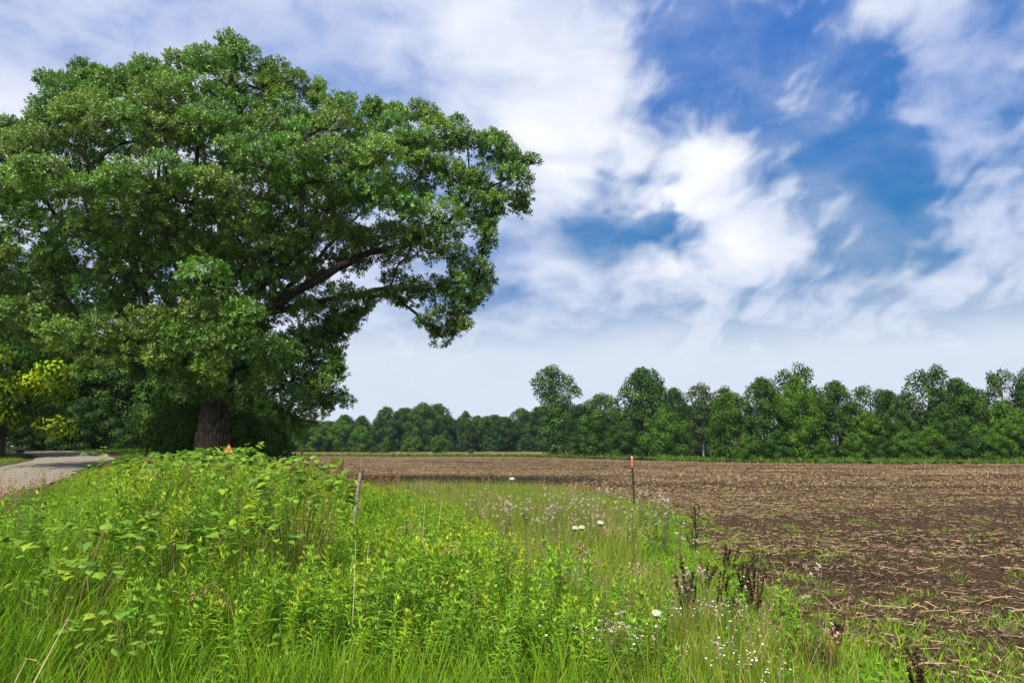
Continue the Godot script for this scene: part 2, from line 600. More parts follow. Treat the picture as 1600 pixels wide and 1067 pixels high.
func build_land() -> void:
	# one sheet of ground to the horizon
	var rows := []
	var d := -30.0
	while d < 3000.0:
		rows.append(d)
		d += maxf(0.8, absf(d) * 0.03)
	var earth := ground_mat([Color(0.03, 0.025, 0.014), Color(0.05, 0.055, 0.018), Color(0.07, 0.085, 0.022)], [0.3, 0.5, 0.75], 0.02, 41, 3.0)
	sheet("ground", rows, 150, func(dd: float, u: float) -> Vector3:
		var half := 60.0 + maxf(dd, 0.0) * 1.5
		var x := lerpf(-half, half, u)
		return Vector3(x, high(x, -dd), -dd), earth, func(_p: Vector3) -> Color: return Color.WHITE).set_meta("label", "weedy earth of the verge reaching to the horizon")

	# the worked field
	rows = []
	d = 2.0
	while d < 168.0:
		rows.append(d)
		d += maxf(0.045, d * 0.0075)
	var soil := ground_mat([Color(0.018, 0.01, 0.005), Color(0.044, 0.026, 0.0135), Color(0.077, 0.047, 0.025), Color(0.16, 0.105, 0.058)], [0.25, 0.48, 0.68, 0.9], 0.03, 51, 2.3, 3.0)
	sheet("field_soil", rows, 300, func(dd: float, u: float) -> Vector3:
		var a := field_edge(dd) - 0.4 - 0.02 * dd
		var x := lerpf(a, dd * 1.15 + 8.0, pow(u, 1.15))
		var z := -dd
		var lift := ss(a, a + 0.8, x)
		var rough := 0.035 * grain.get_noise_2d(x, z) + 0.05 * bump.get_noise_2d(x * 4.0, z * 4.0)
		return Vector3(x, (0.05 + rough) * lift - 0.02 * (1.0 - lift) + high(x, z) * 1.0, z), soil, func(p: Vector3) -> Color:
			var k := 0.95 + 0.5 * patchy.get_noise_2d(p.x * 0.35, p.z * 2.2) + 0.35 * patchy.get_noise_2d(p.x * 3.0, p.z * 3.0)
			return Color(k, k, k)).set_meta("label", "brown worked field strewn with old maize straw")

	# hay meadow beyond the field
	var hay := ground_mat([Color(0.12, 0.13, 0.04), Color(0.2, 0.2, 0.075), Color(0.28, 0.26, 0.12)], [0.3, 0.5, 0.75], 0.03, 61, 14.0)
	var xs := []
	for i in 121: xs.append(-170.0 + i * 3.0)
	sheet("meadow", xs, 24, func(x: float, u: float) -> Vector3:
		var dd := lerpf(field_end(x), 330.0, u * u)
		return Vector3(x, high(x, -dd) + 0.06 + 0.16 * ss(0.0, 0.08, u), -dd), hay, func(p: Vector3) -> Color:
			var k := 1.0 + 0.3 * patchy.get_noise_2d(p.x * 0.3, p.z * 1.2)
			return Color(k, k, k)).set_meta("label", "pale mown meadow between the brown field and the far wood")

	# gravel road
	var curve := Curve3D.new()
	for i in road_pts.size():
		var p: Vector2 = road_pts[i]
		var a: Vector2 = road_pts[maxi(i - 1, 0)]
		var b: Vector2 = road_pts[mini(i + 1, road_pts.size() - 1)]
		var t := (b - a) * 0.17
		curve.add_point(Vector3(p.x, 0, p.y), Vector3(-t.x, 0, -t.y), Vector3(t.x, 0, t.y))
	var len := curve.get_baked_length()
	rows = []
	for i in 181: rows.append(len * i / 180.0)
	var gravel := ground_mat([Color(0.1, 0.09, 0.074), Color(0.2, 0.178, 0.148), Color(0.3, 0.27, 0.23)], [0.28, 0.5, 0.75], 0.06, 71, 1.6, 1.0)
	sheet("gravel_road", rows, 20, func(l: float, u: float) -> Vector3:
		var p := curve.sample_baked(l)
		var q := curve.sample_baked(minf(l + 0.3, len)) - curve.sample_baked(maxf(l - 0.3, 0))
		var side := q.cross(Vector3.UP).normalized()
		var e := (u - 0.5) * 4.3 + (0.25 * bump.get_noise_2d(p.x, p.z + u * 40.0) if u < 0.02 or u > 0.98 else 0.0)
		var w := p + side * e
		var ruts := -0.03 * exp(-pow((absf(e) - 1.0) / 0.35, 2)) + 0.015 * grain.get_noise_2d(w.x, w.z)
		return Vector3(w.x, high(w.x, w.z) + 0.07 * (1.0 - pow(absf(u - 0.5) * 2.0, 6)) + ruts, w.z), gravel, func(p: Vector3) -> Color:
			var k := 1.0 + 0.25 * patchy.get_noise_2d(p.x * 2.0, p.z * 2.0)
			return Color(k, k, k)).set_meta("label", "pale gravel road bending away to the left under the trees")


# ------------------------------------------------------------------ the big oak
func inside(poly: PackedVector2Array, p: Vector2) -> bool:
	return Geometry2D.is_point_in_polygon(p, poly)

func rim(poly: PackedVector2Array, p: Vector2) -> float:
	var best := 1e9
	for i in poly.size():
		var q := Geometry2D.get_closest_point_to_segment(p, poly[i], poly[(i + 1) % poly.size()])
		best = minf(best, p.distance_to(q))
	return best

# where sky shows through: x, y, reach
const HOLES := [[-18.2, 14.0, 0.9], [-21.5, 11.6, 0.4], [-18.4, 9.9, 0.3], [-5.8, 10.9, 0.35], [-4.1, 13.4, 0.3], [-1.6, 11.8, 0.2], [-12.9, 13.7, 0.4], [-10.7, 4.5, 0.4], [-6.9, 9.6, 0.3], [-4.3, 9.9, 0.3], [-22.8, 12.8, 0.6], [-15.4, 13.7, 0.5], [-8.1, 9.9, 0.5]]

func build_oak() -> void:
	var base := on_ground(-13.5, -31.0)
	var oak := thing("oak_tree", base, "huge spreading oak with dense dark crown leaning over the field edge", "tree")
	var outline := PackedVector2Array([Vector2(-29, 15.5), Vector2(-27, 17), Vector2(-24.7, 17), Vector2(-23, 17.4), Vector2(-22.6, 18.8), Vector2(-21.9, 19.8), Vector2(-21, 20.7), Vector2(-19.9, 19.8), Vector2(-18.8, 20.9), Vector2(-17.7, 20.2), Vector2(-16.5, 21), Vector2(-14.8, 21), Vector2(-13.9, 21.5), Vector2(-12.6, 21.4), Vector2(-11.6, 20.7), Vector2(-11.6, 19.9), Vector2(-10, 20.1), Vector2(-8.7, 18.8), Vector2(-7.8, 18.8), Vector2(-6.2, 18.2), Vector2(-5, 18.6), Vector2(-3.7, 18.3), Vector2(-3.1, 17.4), Vector2(-1.9, 16.9), Vector2(-0.3, 16.4), Vector2(0.6, 15.9), Vector2(1.2, 14.6), Vector2(0.9, 13), Vector2(0, 12.8), Vector2(-0.8, 13.3), Vector2(-0.6, 12.1), Vector2(-1, 10.8), Vector2(-0.7, 9.6), Vector2(-0.9, 8.7), Vector2(-1.8, 8.1), Vector2(-2.6, 6.7), Vector2(-3.2, 7), Vector2(-4.4, 8.1), Vector2(-5.3, 8.8), Vector2(-6.5, 8.4), Vector2(-7.1, 7.3), Vector2(-8.2, 6.9), Vector2(-7.5, 5.7), Vector2(-8.2, 4.8), Vector2(-7.4, 3.8), Vector2(-8.7, 3.4), Vector2(-8.9, 2.4), Vector2(-10.3, 2.6), Vector2(-11.4, 4.2), Vector2(-12.4, 5.4), Vector2(-13.8, 6), Vector2(-15.1, 5.2), Vector2(-16.3, 4.9), Vector2(-18.1, 5.4), Vector2(-19.9, 6.2), Vector2(-21.7, 6.8), Vector2(-23.6, 7.4), Vector2(-25.4, 7.8), Vector2(-29, 8.5)])
	# where the leaf masses sit: x, y, z and reach
	var masses := []
	var tries := 0
	while masses.size() < 520 and tries < 18000:
		tries += 1
		var p := Vector2(rng.randf_range(-29, 1.3), rng.randf_range(2.2, 22))
		if not inside(outline, p): continue
		var e := rim(outline, p)
		var r := clampf(rng.randf_range(0.65, 1.3), 0.4, maxf(0.42, e * 0.95))
		if e < r * 0.95: continue
		var hole := false
		for h in HOLES:
			if Vector2(h[0], h[1]).distance_to(p) < h[2] + r * 0.75: hole = true
		if hole: continue
		var depth := minf(0.5 + 0.95 * maxf(e - 0.6, 0.0), 6.2)
		var pick := rng.randf()
		var z := 0.0
		if pick < 0.56: z = depth * rng.randf_range(0.75, 1.0)
		elif pick < 0.8: z = -depth * rng.randf_range(0.7, 1.0)
		else: z = depth * rng.randf_range(-0.6, 0.6)
		var q := Vector3(p.x, p.y, -31.0 + z)
		# the middle below the forks stays open round the trunk
		if q.y < 7.5 and Vector2(q.x + 13.3, q.z + 31).length() < 2.2: continue
		var free := true
		for m in masses:
			var gap: float = (r + m[1]) * (0.69 if pick < 0.56 else 0.82)
			if q.distance_to(m[0]) < gap: free = false; break
		if free: masses.append([q, r])
	# loose sprays along the outline
	for i in outline.size():
		var a := outline[i]
		var b := outline[(i + 1) % outline.size()]
		for k in int(ceil(a.distance_to(b) / 0.75)):
			if rng.randf() < 0.3: continue
			var p := a.lerp(b, rng.randf())
			var into := (Vector2(-12, 11) - p).normalized()
			p += into * rng.randf_range(-0.15, 0.7)
			if p.x < -28.5: continue
			masses.append([Vector3(p.x, p.y, -31 + rng.randf_range(-0.9, 0.9)), rng.randf_range(0.32, 0.62)])
	# sprays that hang before the trunk and under the right arm
	for h in [[-12.4, 7.2, -26.6, 0.9], [-13.2, 6.3, -26.8, 0.8], [-11.7, 6.1, -26.5, 0.9], [-12.2, 8.6, -26.2, 1.0], [-14.1, 5.6, -27.2, 0.75], [-11.9, 5.0, -27, 0.7], [-10.6, 7.0, -26.4, 0.9], [-12.6, 4.4, -28.4, 0.6], [-14.6, 6.9, -26.8, 0.9], [-13.5, 4.6, -28, 0.6], [-15.5, 5.5, -27.5, 0.8], [-16.5, 6.6, -27, 0.9], [-17.4, 5.2, -28, 0.7], [-18.6, 6.6, -27.5, 0.9], [-20.2, 7.4, -27.5, 0.9], [-10.2, 4.8, -28, 0.6], [-10.0, 5.9, -28, 0.8], [-9.2, 4.0, -29.5, 0.7], [-8.7, 3.2, -30, 0.55], [-8.3, 4.8, -30, 0.6], [-9.4, 5.6, -30.5, 0.8], [-8.2, 6.0, -30.5, 0.6], [-9.0, 6.9, -31, 0.8], [-8.2, 7.6, -31, 0.7], [-10.6, 3.6, -30, 0.6], [-9.7, 3.0, -30.5, 0.5], [-13.9, 4.9, -29.4, 0.6], [-13.2, 5.3, -29.2, 0.7], [-12.6, 5.6, -29.3, 0.7], [-14.3, 5.9, -29.4, 0.8], [-13.5, 6.4, -29, 0.8], [-12.5, 6.8, -29, 0.8], [-13.8, 4.2, -29.7, 0.45], [-12.7, 4.6, -29.6, 0.5], [-14.6, 4.4, -29.8, 0.55], [-12.0, 3.9, -29.8, 0.5], [-10.6, 4.8, -31.5, 0.6], [-7.6, 4.3, -30.5, 0.35], [-7.9, 5.4, -30.5, 0.4]]:
		masses.append([Vector3(h[0], h[1], h[2]), h[3]])
	# wood: trunk and great limbs laid out, the rest grown towards the leaf masses
	var pos := PackedVector3Array()
	var par := PackedInt32Array()
	var rad := PackedFloat32Array()
	var limbs := [
		[-1, 0.74, 0.6, [Vector3(-13.5, 0.5, -31), Vector3(-13.45, 1.6, -31), Vector3(-13.4, 3.7, -31), Vector3(-13.3, 5.1, -31), Vector3(-13.2, 6.6, -31)]],
		[4, 0.46, 0.06, [Vector3(-14.8, 7.8, -30.6), Vector3(-16.4, 9.6, -30), Vector3(-17.6, 13, -29.4), Vector3(-19.4, 15.1, -29), Vector3(-21.2, 16.4, -29)]],
		[4, 0.5, 0.06, [Vector3(-13.6, 9.3, -31), Vector3(-13.8, 13, -31.2), Vector3(-13.3, 16.5, -31), Vector3(-13, 19.8, -31)]],
		[4, 0.48, 0.05, [Vector3(-11.5, 8.1, -31), Vector3(-9.2, 9.6, -31), Vector3(-7.2, 10.8, -31), Vector3(-4.8, 11.4, -31), Vector3(-3, 12.5, -31), Vector3(-1.5, 14, -31), Vector3(0, 14.7, -31)]],
		[4, 0.38, 0.06, [Vector3(-12, 8.7, -30.5), Vector3(-9.6, 10.8, -30), Vector3(-8, 13, -29.6), Vector3(-6.4, 15.0, -29.6)]],
		[4, 0.36, 0.05, [Vector3(-12.6, 8.3, -33), Vector3(-11, 11, -35), Vector3(-9, 14, -36), Vector3(-7, 16, -36)]],
		[-2, 0.3, 0.08, [Vector3(-9.5, 8.6, -31.5), Vector3(-6, 9.5, -32), Vector3(-3.3, 9.4, -32), Vector3(-1.8, 9.6, -32)]],
		[3, 0.28, 0.07, [Vector3(-11.7, 6.0, -31), Vector3(-10, 6.2, -31.2), Vector3(-8.2, 5.4, -31.4)]],
		[-3, 0.28, 0.08, [Vector3(-19.4, 9.9, -30), Vector3(-22.4, 10.2, -30), Vector3(-24.9, 10.8, -30)]],
		[4, 0.38, 0.06, [Vector3(-14.6, 8.5, -30.2), Vector3(-15.3, 11, -29.4), Vector3(-15.8, 14, -29), Vector3(-15.9, 16.4, -29)]],
		[4, 0.36, 0.05, [Vector3(-15, 9, -32.5), Vector3(-17, 12, -34.5), Vector3(-18.6, 15, -35.5)]]]
	var ends := {}
	for li in limbs.size():
		var l = limbs[li]
		var at: int = l[0]
		if at == -2: at = ends["right"]
		elif at == -3: at = ends["left"]
		elif at == 4: at = ends["fork"]
		elif at == 3: at = ends["low"]
		var pts: Array = l[3]
		var total := pts.size()
		for k in total:
			var to: Vector3 = pts[k]
			var from: Vector3 = pos[at] if at >= 0 else to
			var steps := maxi(1, int(from.distance_to(to) / 0.55)) if at >= 0 else 1
			for q in steps:
				var f := float(q + 1) / steps
				var p := from.lerp(to, f)
				if li > 0 and q < steps - 1: p += rv() * 0.07
				pos.append(p)
				par.append(at)
				rad.append((1.0 if li == 0 else 0.6) * lerpf(l[1], l[2], (k + f - 1.0 if li == 0 else k + f) / total))
				at = pos.size() - 1
			if li == 0 and k == 3: ends["low"] = at
			if li == 1 and k == 1: ends["left"] = at
			if li == 3 and k == 0: ends["right"] = at
		if li == 0: ends["fork"] = at
	var trunk_nodes: int = ends["fork"] + 1
	var made := pos.size()
	masses.sort_custom(func(a, b): return (a[0] as Vector3).distance_squared_to(Vector3(-13.2, 8, -31)) < (b[0] as Vector3).distance_squared_to(Vector3(-13.2, 8, -31)))
	for m in masses:
		var to: Vector3 = m[0]
		var best := 1e9
		var at := 0
		for i in range(int(trunk_nodes * 0.6), pos.size()):
			var dd := pos[i].distance_to(to)
			if pos[i].y > to.y: dd += (pos[i].y - to.y) * 0.5
			if dd < best:
				best = dd
				at = i
		var from := pos[at]
		var gone := from.distance_to(to)
		var steps := maxi(1, int(gone / 0.5))
		var sag := Vector3(0, 0.12 * gone, 0)
		for q in steps:
			var f := float(q + 1) / steps
			pos.append(from.lerp(to, f) + sag * sin(PI * f) + (rv() * 0.06 if q < steps - 1 else Vector3.ZERO))
			par.append(at)
			rad.append(0.0)
			at = pos.size() - 1
		# twigs to the shell of the mass
		for t in 4:
			var o := rv()
			o.y = absf(o.y) * 0.8
			pos.append(to + o * m[1] * 0.8)
			par.append(at)
			rad.append(0.0)
	var flow := PackedFloat32Array()
	flow.resize(pos.size())
	for i in range(pos.size() - 1, 0, -1):
		if flow[i] == 0.0: flow[i] = pow(0.011, 2.1)
		rad[i] = maxf(rad[i], pow(flow[i], 1.0 / 2.1)) if i >= made else rad[i]
		if par[i] >= made: flow[par[i]] += flow[i]
	var bark := StandardMaterial3D.new()
	bark.albedo_texture = noise_tex(0.009, 6, 81, [Color(0.016, 0.011, 0.008), Color(0.062, 0.044, 0.032), Color(0.14, 0.105, 0.08)], [0.3, 0.5, 0.72])
	bark.roughness = 0.95
	bark.uv1_triplanar = true
	bark.uv1_world_triplanar = true
	bark.uv1_scale = Vector3(1.4, 0.22, 1.4)
	bark.heightmap_enabled = true
	bark.heightmap_scale = 5.0
	bark.heightmap_texture = noise_tex(0.009, 6, 81, [], [])
	# trunk with root flare and ribbed bark
	var tr := Shape.new()
	tr.smooth = true
	var sides := 110
	var heights := 60
	for k in heights + 1:
		var f := float(k) / heights
		var y := lerpf(-0.3, 6.4, f)
		var cx := lerpf(0.0, 0.35, f * f)
		var r0 := lerpf(0.68, 0.56, f) + 0.5 * exp(-(y + 0.3) * 1.6)
		for j in sides:
			var g := TAU * j / sides
			var o := Vector3(cos(g), 0, sin(g))
			var rib := 0.05 * grain.get_noise_3d(o.x * 2.2, y * 0.25, o.z * 2.2) + 0.06 * bump.get_noise_3d(o.x * 4.0, y * 0.6, o.z * 4.0)
			rib += 0.07 * absf(grain.get_noise_3d(o.x * 5.5, y * 0.35, o.z * 5.5)) * 2.0 - 0.03
			rib += 0.14 * exp(-(y + 0.3) * 1.3) * sin(g * 5.0 + 1.0)
			tr.v.append(Vector3(cx, y, 0) + o * (r0 + rib))
			tr.n.append(o)
			tr.c.append(Color.WHITE)
	for k in heights:
		for j in sides:
			var a := k * sides + j
			var b := k * sides + (j + 1) % sides
			tr.ix.append(a); tr.ix.append(b); tr.ix.append(a + sides)
			tr.ix.append(b); tr.ix.append(b + sides); tr.ix.append(a + sides)
	part("trunk", tr.done(), bark, oak)
	var bs := Shape.new()
	for i in range(trunk_nodes, pos.size()):
		var a := pos[par[i]] - base
		var b := pos[i] - base
		if a.distance_squared_to(b) < 0.0004: continue
		var ra := minf(rad[par[i]], rad[i] * 1.3)
		bs.tube([a, b], [ra, rad[i]], 8 if rad[i] > 0.1 else (6 if rad[i] > 0.03 else 4), Color.WHITE, false)
	part("limbs", bs.done(), bark, oak)
	# foliage
	var sprigs := [oak_sprig(9), oak_sprig(10), oak_sprig(11)]
	var where := [[], [], []]
	var tints := [PackedColorArray(), PackedColorArray(), PackedColorArray()]
	for m in masses:
		var c: Vector3 = m[0]
		var r: float = m[1]
		var tone := rng.randf_range(0.7, 1.3)
		var warm := rng.randf_range(0.85, 1.2)
		var k := int(112 * r * r + 30 * r)
		var low := c.y < 8.5
		for i in k:
			var d := rv()
			if d.y < -0.25 and rng.randf() < (0.3 if low else 0.7): d.y = -d.y
			var p := c + d * Vector3(1.0, 0.78, 1.0) * r * (0.5 + 0.55 * pow(rng.randf(), 0.6)) - base
			var y := (d + Vector3.UP * 0.55 + rv() * 0.55).normalized()
			var x := y.cross(rv()).normalized()
			var sz := rng.randf_range(0.75, 1.15)
			var v := rng.randi() % 3
			where[v].append(Transform3D(Basis(x, y, x.cross(y)).scaled_local(Vector3.ONE * sz), p))
			var kk := tone * rng.randf_range(0.85, 1.18)
			tints[v].append(Color(kk * warm * rng.randf_range(0.9, 1.12), kk, kk * rng.randf_range(0.85, 1.2)))
	var fol := leafy(0.42, 0.6, 0.5)
	for v in 3: many("foliage", sprigs[v], fol, where[v], tints[v], oak)


# ------------------------------------------------------------------ other trees
var kinds := {}

func kind(called: String, masses: Array, leaf: float, density: float, col: Color, top: float, r: float, bark: Color) -> void:
	kinds[called] = [crown_mesh(masses, leaf, density, col), trunk_mesh(top, r, masses, bark)]

func plant_tree(k: String, called: String, x: float, d: float, h: float, w: float, label: String, category: String, group := "", turn := -1.0) -> Node3D:
	var o := thing(called, on_ground(x, -d), label, category, group)
	var g := rng.randf() * TAU
	if turn >= 0.0: g = turn
	o.transform.basis = Basis(Vector3.UP, g).scaled_local(Vector3(h * w, h, h * w))
	part("crown", kinds[k][0], crown_mat, o)
	part("trunk", kinds[k][1], trunk_mat, o)
	return o

var crown_mat: StandardMaterial3D
var trunk_mat: StandardMaterial3D

func build_trees() -> void:
	crown_mat = leafy(0.6, 0.45, 0.28)
	trunk_mat = StandardMaterial3D.new()
	trunk_mat.vertex_color_use_as_albedo = true
	trunk_mat.roughness = 0.95
	var bk := Color(0.09, 0.075, 0.06)
	kind("round", masses_for(58, 0.02, 0.38, 0.85, 0.11, 0.4), 0.025, 1.5, Color(0.036, 0.082, 0.009), 0.8, 0.02, bk)
	kind("broad", masses_for(62, 0.02, 0.42, 0.85, 0.105, 0.5), 0.025, 1.5, Color(0.043, 0.094, 0.009), 0.8, 0.022, bk)
	kind("dark", masses_for(58, 0.04, 0.36, 0.75, 0.105, 0.55), 0.025, 1.5, Color(0.027, 0.062, 0.009), 0.82, 0.02, bk)
	kind("tall", masses_for(54, 0.06, 0.26, 0.75, 0.09, 0.6), 0.023, 1.5, Color(0.036, 0.082, 0.009), 0.85, 0.016, bk)
	kind("bright", masses_for(58, 0.0, 0.4, 0.85, 0.105, 0.4), 0.025, 1.5, Color(0.06, 0.128, 0.009), 0.75, 0.018, bk)
	kind("bush", masses_for(36, -0.05, 0.52, 0.95, 0.15, 0.3), 0.034, 1.5, Color(0.048, 0.105, 0.009), 0.6, 0.014, bk)
	kind("dull_bush", masses_for(36, -0.06, 0.6, 0.95, 0.16, 0.3), 0.034, 1.5, Color(0.032, 0.074, 0.01), 0.6, 0.014, bk)
	kind("ragged", masses_for(40, 0.02, 0.36, 0.8, 0.1, 0.62).filter(func(b): return (b[0] as Vector3).y < 0.5 or rng.randf() < 0.72), 0.025, 1.4, Color(0.031, 0.072, 0.009), 0.85, 0.02, bk)
	kind("thin", masses_for(34, 0.2, 0.22, 0.6, 0.08, 0.6), 0.024, 1.4, Color(0.05, 0.09, 0.018), 0.9, 0.013, Color(0.3, 0.27, 0.22))
	var ym := masses_for(64, 0.08, 0.45, 0.85, 0.095, 0.5)
	for i in ym.size():
		var b: Array = ym[i]
		b[1] = (b[1] as Vector3) * Vector3(1.05, 0.75, 1.05)
		b.append(Color(0.22, 0.32, 0.008) if rng.randf() < 0.45 else (Color(0.15, 0.25, 0.01) if rng.randf() < 0.6 else Color(0.05, 0.11, 0.012)))
	kind("maple", ym, 0.02, 1.15, Color(0.12, 0.17, 0.01), 0.85, 0.016, bk)
	# the tall two-topped tree in the middle
	var two := []
	for b in [[-0.12, 0.88, 0, 0.1], [-0.04, 0.93, 0.04, 0.09], [0.02, 0.86, -0.04, 0.1], [-0.2, 0.8, 0.02, 0.08], [-0.1, 0.77, 0.08, 0.1], [0.01, 0.75, 0.02, 0.09], [-0.17, 0.69, -0.03, 0.07], [-0.04, 0.64, 0.04, 0.09], [0.04, 0.6, 0.05, 0.09], [0.0, 0.53, 0.06, 0.09], [-0.06, 0.66, 0.02, 0.08], [-0.12, 0.6, 0.05, 0.07], [0.14, 0.84, 0.02, 0.06], [0.16, 0.77, 0, 0.07], [0.14, 0.69, 0.05, 0.07], [0.23, 0.73, 0, 0.05], [0.25, 0.68, 0.03, 0.045], [0.12, 0.6, -0.03, 0.06], [0.16, 0.53, 0.04, 0.06], [-0.1, 0.5, 0.06, 0.09], [-0.02, 0.46, 0.1, 0.09], [0.08, 0.43, 0.08, 0.09], [-0.1, 0.38, 0.06, 0.09], [0.02, 0.34, 0.12, 0.1], [0.12, 0.3, 0.06, 0.1], [-0.1, 0.25, 0.08, 0.1], [0.02, 0.2, 0.12, 0.11], [0.13, 0.16, 0.06, 0.11], [-0.1, 0.12, 0.08, 0.11], [0.02, 0.06, 0.12, 0.11], [0.0, 0.42, -0.1, 0.12], [0, 0.28, -0.1, 0.13], [0, 0.13, -0.1, 0.14], [0, 0, 0, 0.05]]:
		two.append([Vector3(b[0], b[1], b[2]), Vector3(b[3], b[3] * 0.85, b[3])])
	kind("two_topped", two, 0.02, 1.9, Color(0.045, 0.095, 0.016), 0.85, 0.016, Color(0.16, 0.14, 0.12))

	# trees that stand apart in the middle distance: kind, name, x, distance, height, width, label
	for t in [
		["two_topped", "cottonwood_tree", 9.6, 150, 19.6, 1.0, "tallest slender tree with two-lobed open crown left of the centre grove"],
		["dark", "broadleaf_tree", 14.0, 140, 11.0, 0.8, "short dark tree tucked against the right foot of the slender two-topped tree"],
		["broad", "broadleaf_tree", 17.2, 132, 12.4, 0.85, "rounded dark tree on the left shoulder of the centre grove"],
		["round", "broadleaf_tree", 24.4, 126, 17.0, 0.86, "high domed tree crowning the centre grove"],
		["dark", "broadleaf_tree", 29.3, 124, 13.0, 0.62, "dark narrow tree at the right end of the centre grove"],
		["bush", "broadleaf_tree", 25.0, 112, 8.6, 0.95, "low rounded lighter green tree standing before the centre grove"],
		["dull_bush", "shrub", 19.5, 120, 6.5, 0.95, "wide dark shrub at the foot of the centre grove beside the rounded light tree"],
		["dull_bush", "shrub", 14.0, 136, 6.0, 0.95, "dark shrub under the rounded left shoulder of the centre grove"],
		["thin", "slender_tree", 36.0, 130, 14.2, 0.95, "thin open tree with pale trunk in the gap between grove and right row"],
		["thin", "slender_tree", 39.0, 125, 13.2, 0.9, "second thin dull tree leaning on the left end of the right row"]]:
		plant_tree(t[0], t[1], t[2], t[3], t[4], t[5], t[6], "shrub" if t[1] == "shrub" else "tree", "", 0.0 if t[0] == "two_topped" else -1.0)
	# the row on the right: x, distance, height, width
	for t in [
		["broad", 29.5, 93, 9.6, 0.8, "leftmost full tree of the right row, rounded and mid green"],
		["round", 33.5, 91, 11.5, 0.72, "second full tree of the right row, taller with light leaf tufts"],
		["bright", 36.6, 88, 11.2, 0.66, "light green tree bulging forward in the left half of the right row"],
		["ragged", 40.6, 97, 14.2, 0.7, "dark round-headed tree rising highest over the left half of the right row"],
		["round", 43.6, 92, 11.1, 0.7, "dark wide tree just right of the highest round head in the right row"],
		["ragged", 47.6, 91, 10.5, 0.9, "tree with ragged top left of the sky notch in the right row"],
		["round", 50.8, 92, 9.8, 0.62, "lower tree at the sky notch in the middle of the right row"],
		["thin", 53.6, 93, 9.6, 1.0, "sparse tree with sky showing through, in the dip of the right row"],
		["ragged", 57.2, 93, 13.5, 0.8, "tall pointed tree with bare twigged top in the right row"],
		["round", 58.6, 90, 11.3, 0.74, "full tree leaning against the tall pointed one in the right row"],
		["ragged", 62.2, 93, 10.9, 0.66, "dark tree between the pointed one and the big right-hand tree"],
		["ragged", 66.8, 93, 13.0, 0.66, "big dark tree towering near the right edge of the picture"],
		["dark", 71.0, 92, 13.3, 0.66, "dark tree cut by the right edge of the picture"],
		["broad", 77.0, 94, 13.2, 0.7, "tree just beyond the right edge of the row"],
		["round", 84.0, 95, 13.2, 0.7, "last tree of the right row beyond the picture edge"]]:
		plant_tree(t[0], "broadleaf_tree", t[1], t[2], t[3], t[4], t[5], "tree", "trees of the right-hand row")
	var low := [[38.5, 86, 3.2], [42.5, 86, 3.8], [46.0, 86, 3.4], [48.6, 85, 4.2], [51.6, 85, 4.6], [54.5, 85, 5.4], [57.6, 84.5, 5.0], [61.0, 85, 5.6], [64.4, 85, 5.0], [68, 85, 5.6], [71.5, 86, 5.2], [33.5, 87, 4.2], [30.0, 89, 3.6], [75.5, 87, 5.4], [55.6, 89, 7.4], [64.0, 89, 8.0], [46.0, 89, 6.8]]
	for i in low.size():
		plant_tree(["bush", "bright", "dull_bush"][i % 3], "shrub", low[i][0], low[i][1], low[i][2], 0.92, "leafy shrub in the skirt of undergrowth along the right tree row", "shrub", "shrubs under the right tree row")
	# the wood across the meadow
	var x := -150.0
	var i2 := 0
	while x < 72.0:
		var h := 14.5 + 1.6 * sin(x * 0.13) + rng.randf_range(-1.6, 1.6)
		if x < -62.0: h *= 0.86
		plant_tree(["dark", "tall", "round", "dark", "broad"][i2 % 5], "wood_tree", x, 236 + rng.randf_range(-4, 6), h, rng.randf_range(0.75, 0.95), "dark tree in the wall of wood across the meadow", "tree", "trees of the far wood")
		plant_tree(["dark", "round"][i2 % 2], "wood_tree", x + 3.0, 250 + rng.randf_range(-4, 6), h + rng.randf_range(-1.0, 1.5), 0.9, "dark tree in the wall of wood across the meadow", "tree", "trees of the far wood")
		if i2 % 2 == 0: plant_tree("dull_bush", "wood_shrub", x + 2.0, 229, rng.randf_range(4.0, 6.5), 1.0, "bush along the foot of the far wood", "shrub", "bushes at the foot of the far wood")
		x += rng.randf_range(5.0, 7.5)
		i2 += 1
	for t in [[-66, 218, 9.0], [-60, 216, 10.2], [-53.5, 216, 10.6], [-47, 214, 8.6], [-72, 220, 8.6], [-79, 220, 8.0]]:
		plant_tree("bright", "wood_tree", t[0], t[1], t[2], 1.0, "lighter green tree bulging from the left of the far wood", "tree", "light trees before the far wood")
	for t in [["bush", -34.0, 186, 4.6, 0.62, "dark small tree beside the pale bush in the meadow"], ["bright", -28.4, 205, 5.4, 0.9, "rounded small tree before the far wood, third from the right"], ["bright", -20.4, 200, 5.6, 0.75, "rounded small tree before the far wood, second from the right"], ["bright", -19.0 - 0.5, 178, 5.0, 0.8, "rightmost and brightest round little tree standing in the meadow"], ["dull_bush", -38.0, 190, 1.9, 1.3, "pale low bush in the meadow beside the dark small tree"], ["bush", -10.2, 172, 1.5, 0.9, "tiny round bush alone at the meadow edge"], ["bush", -31, 210, 5.2, 0.9, "soft green small tree left of the round meadow trees"]]:
		plant_tree(t[0], "meadow_tree" if t[3] > 2 else "meadow_bush", t[1], t[2], t[3], t[4], t[5], "tree" if t[3] > 2 else "bush")
	# the wood on the left behind the road
	x = -92.0
	i2 = 0
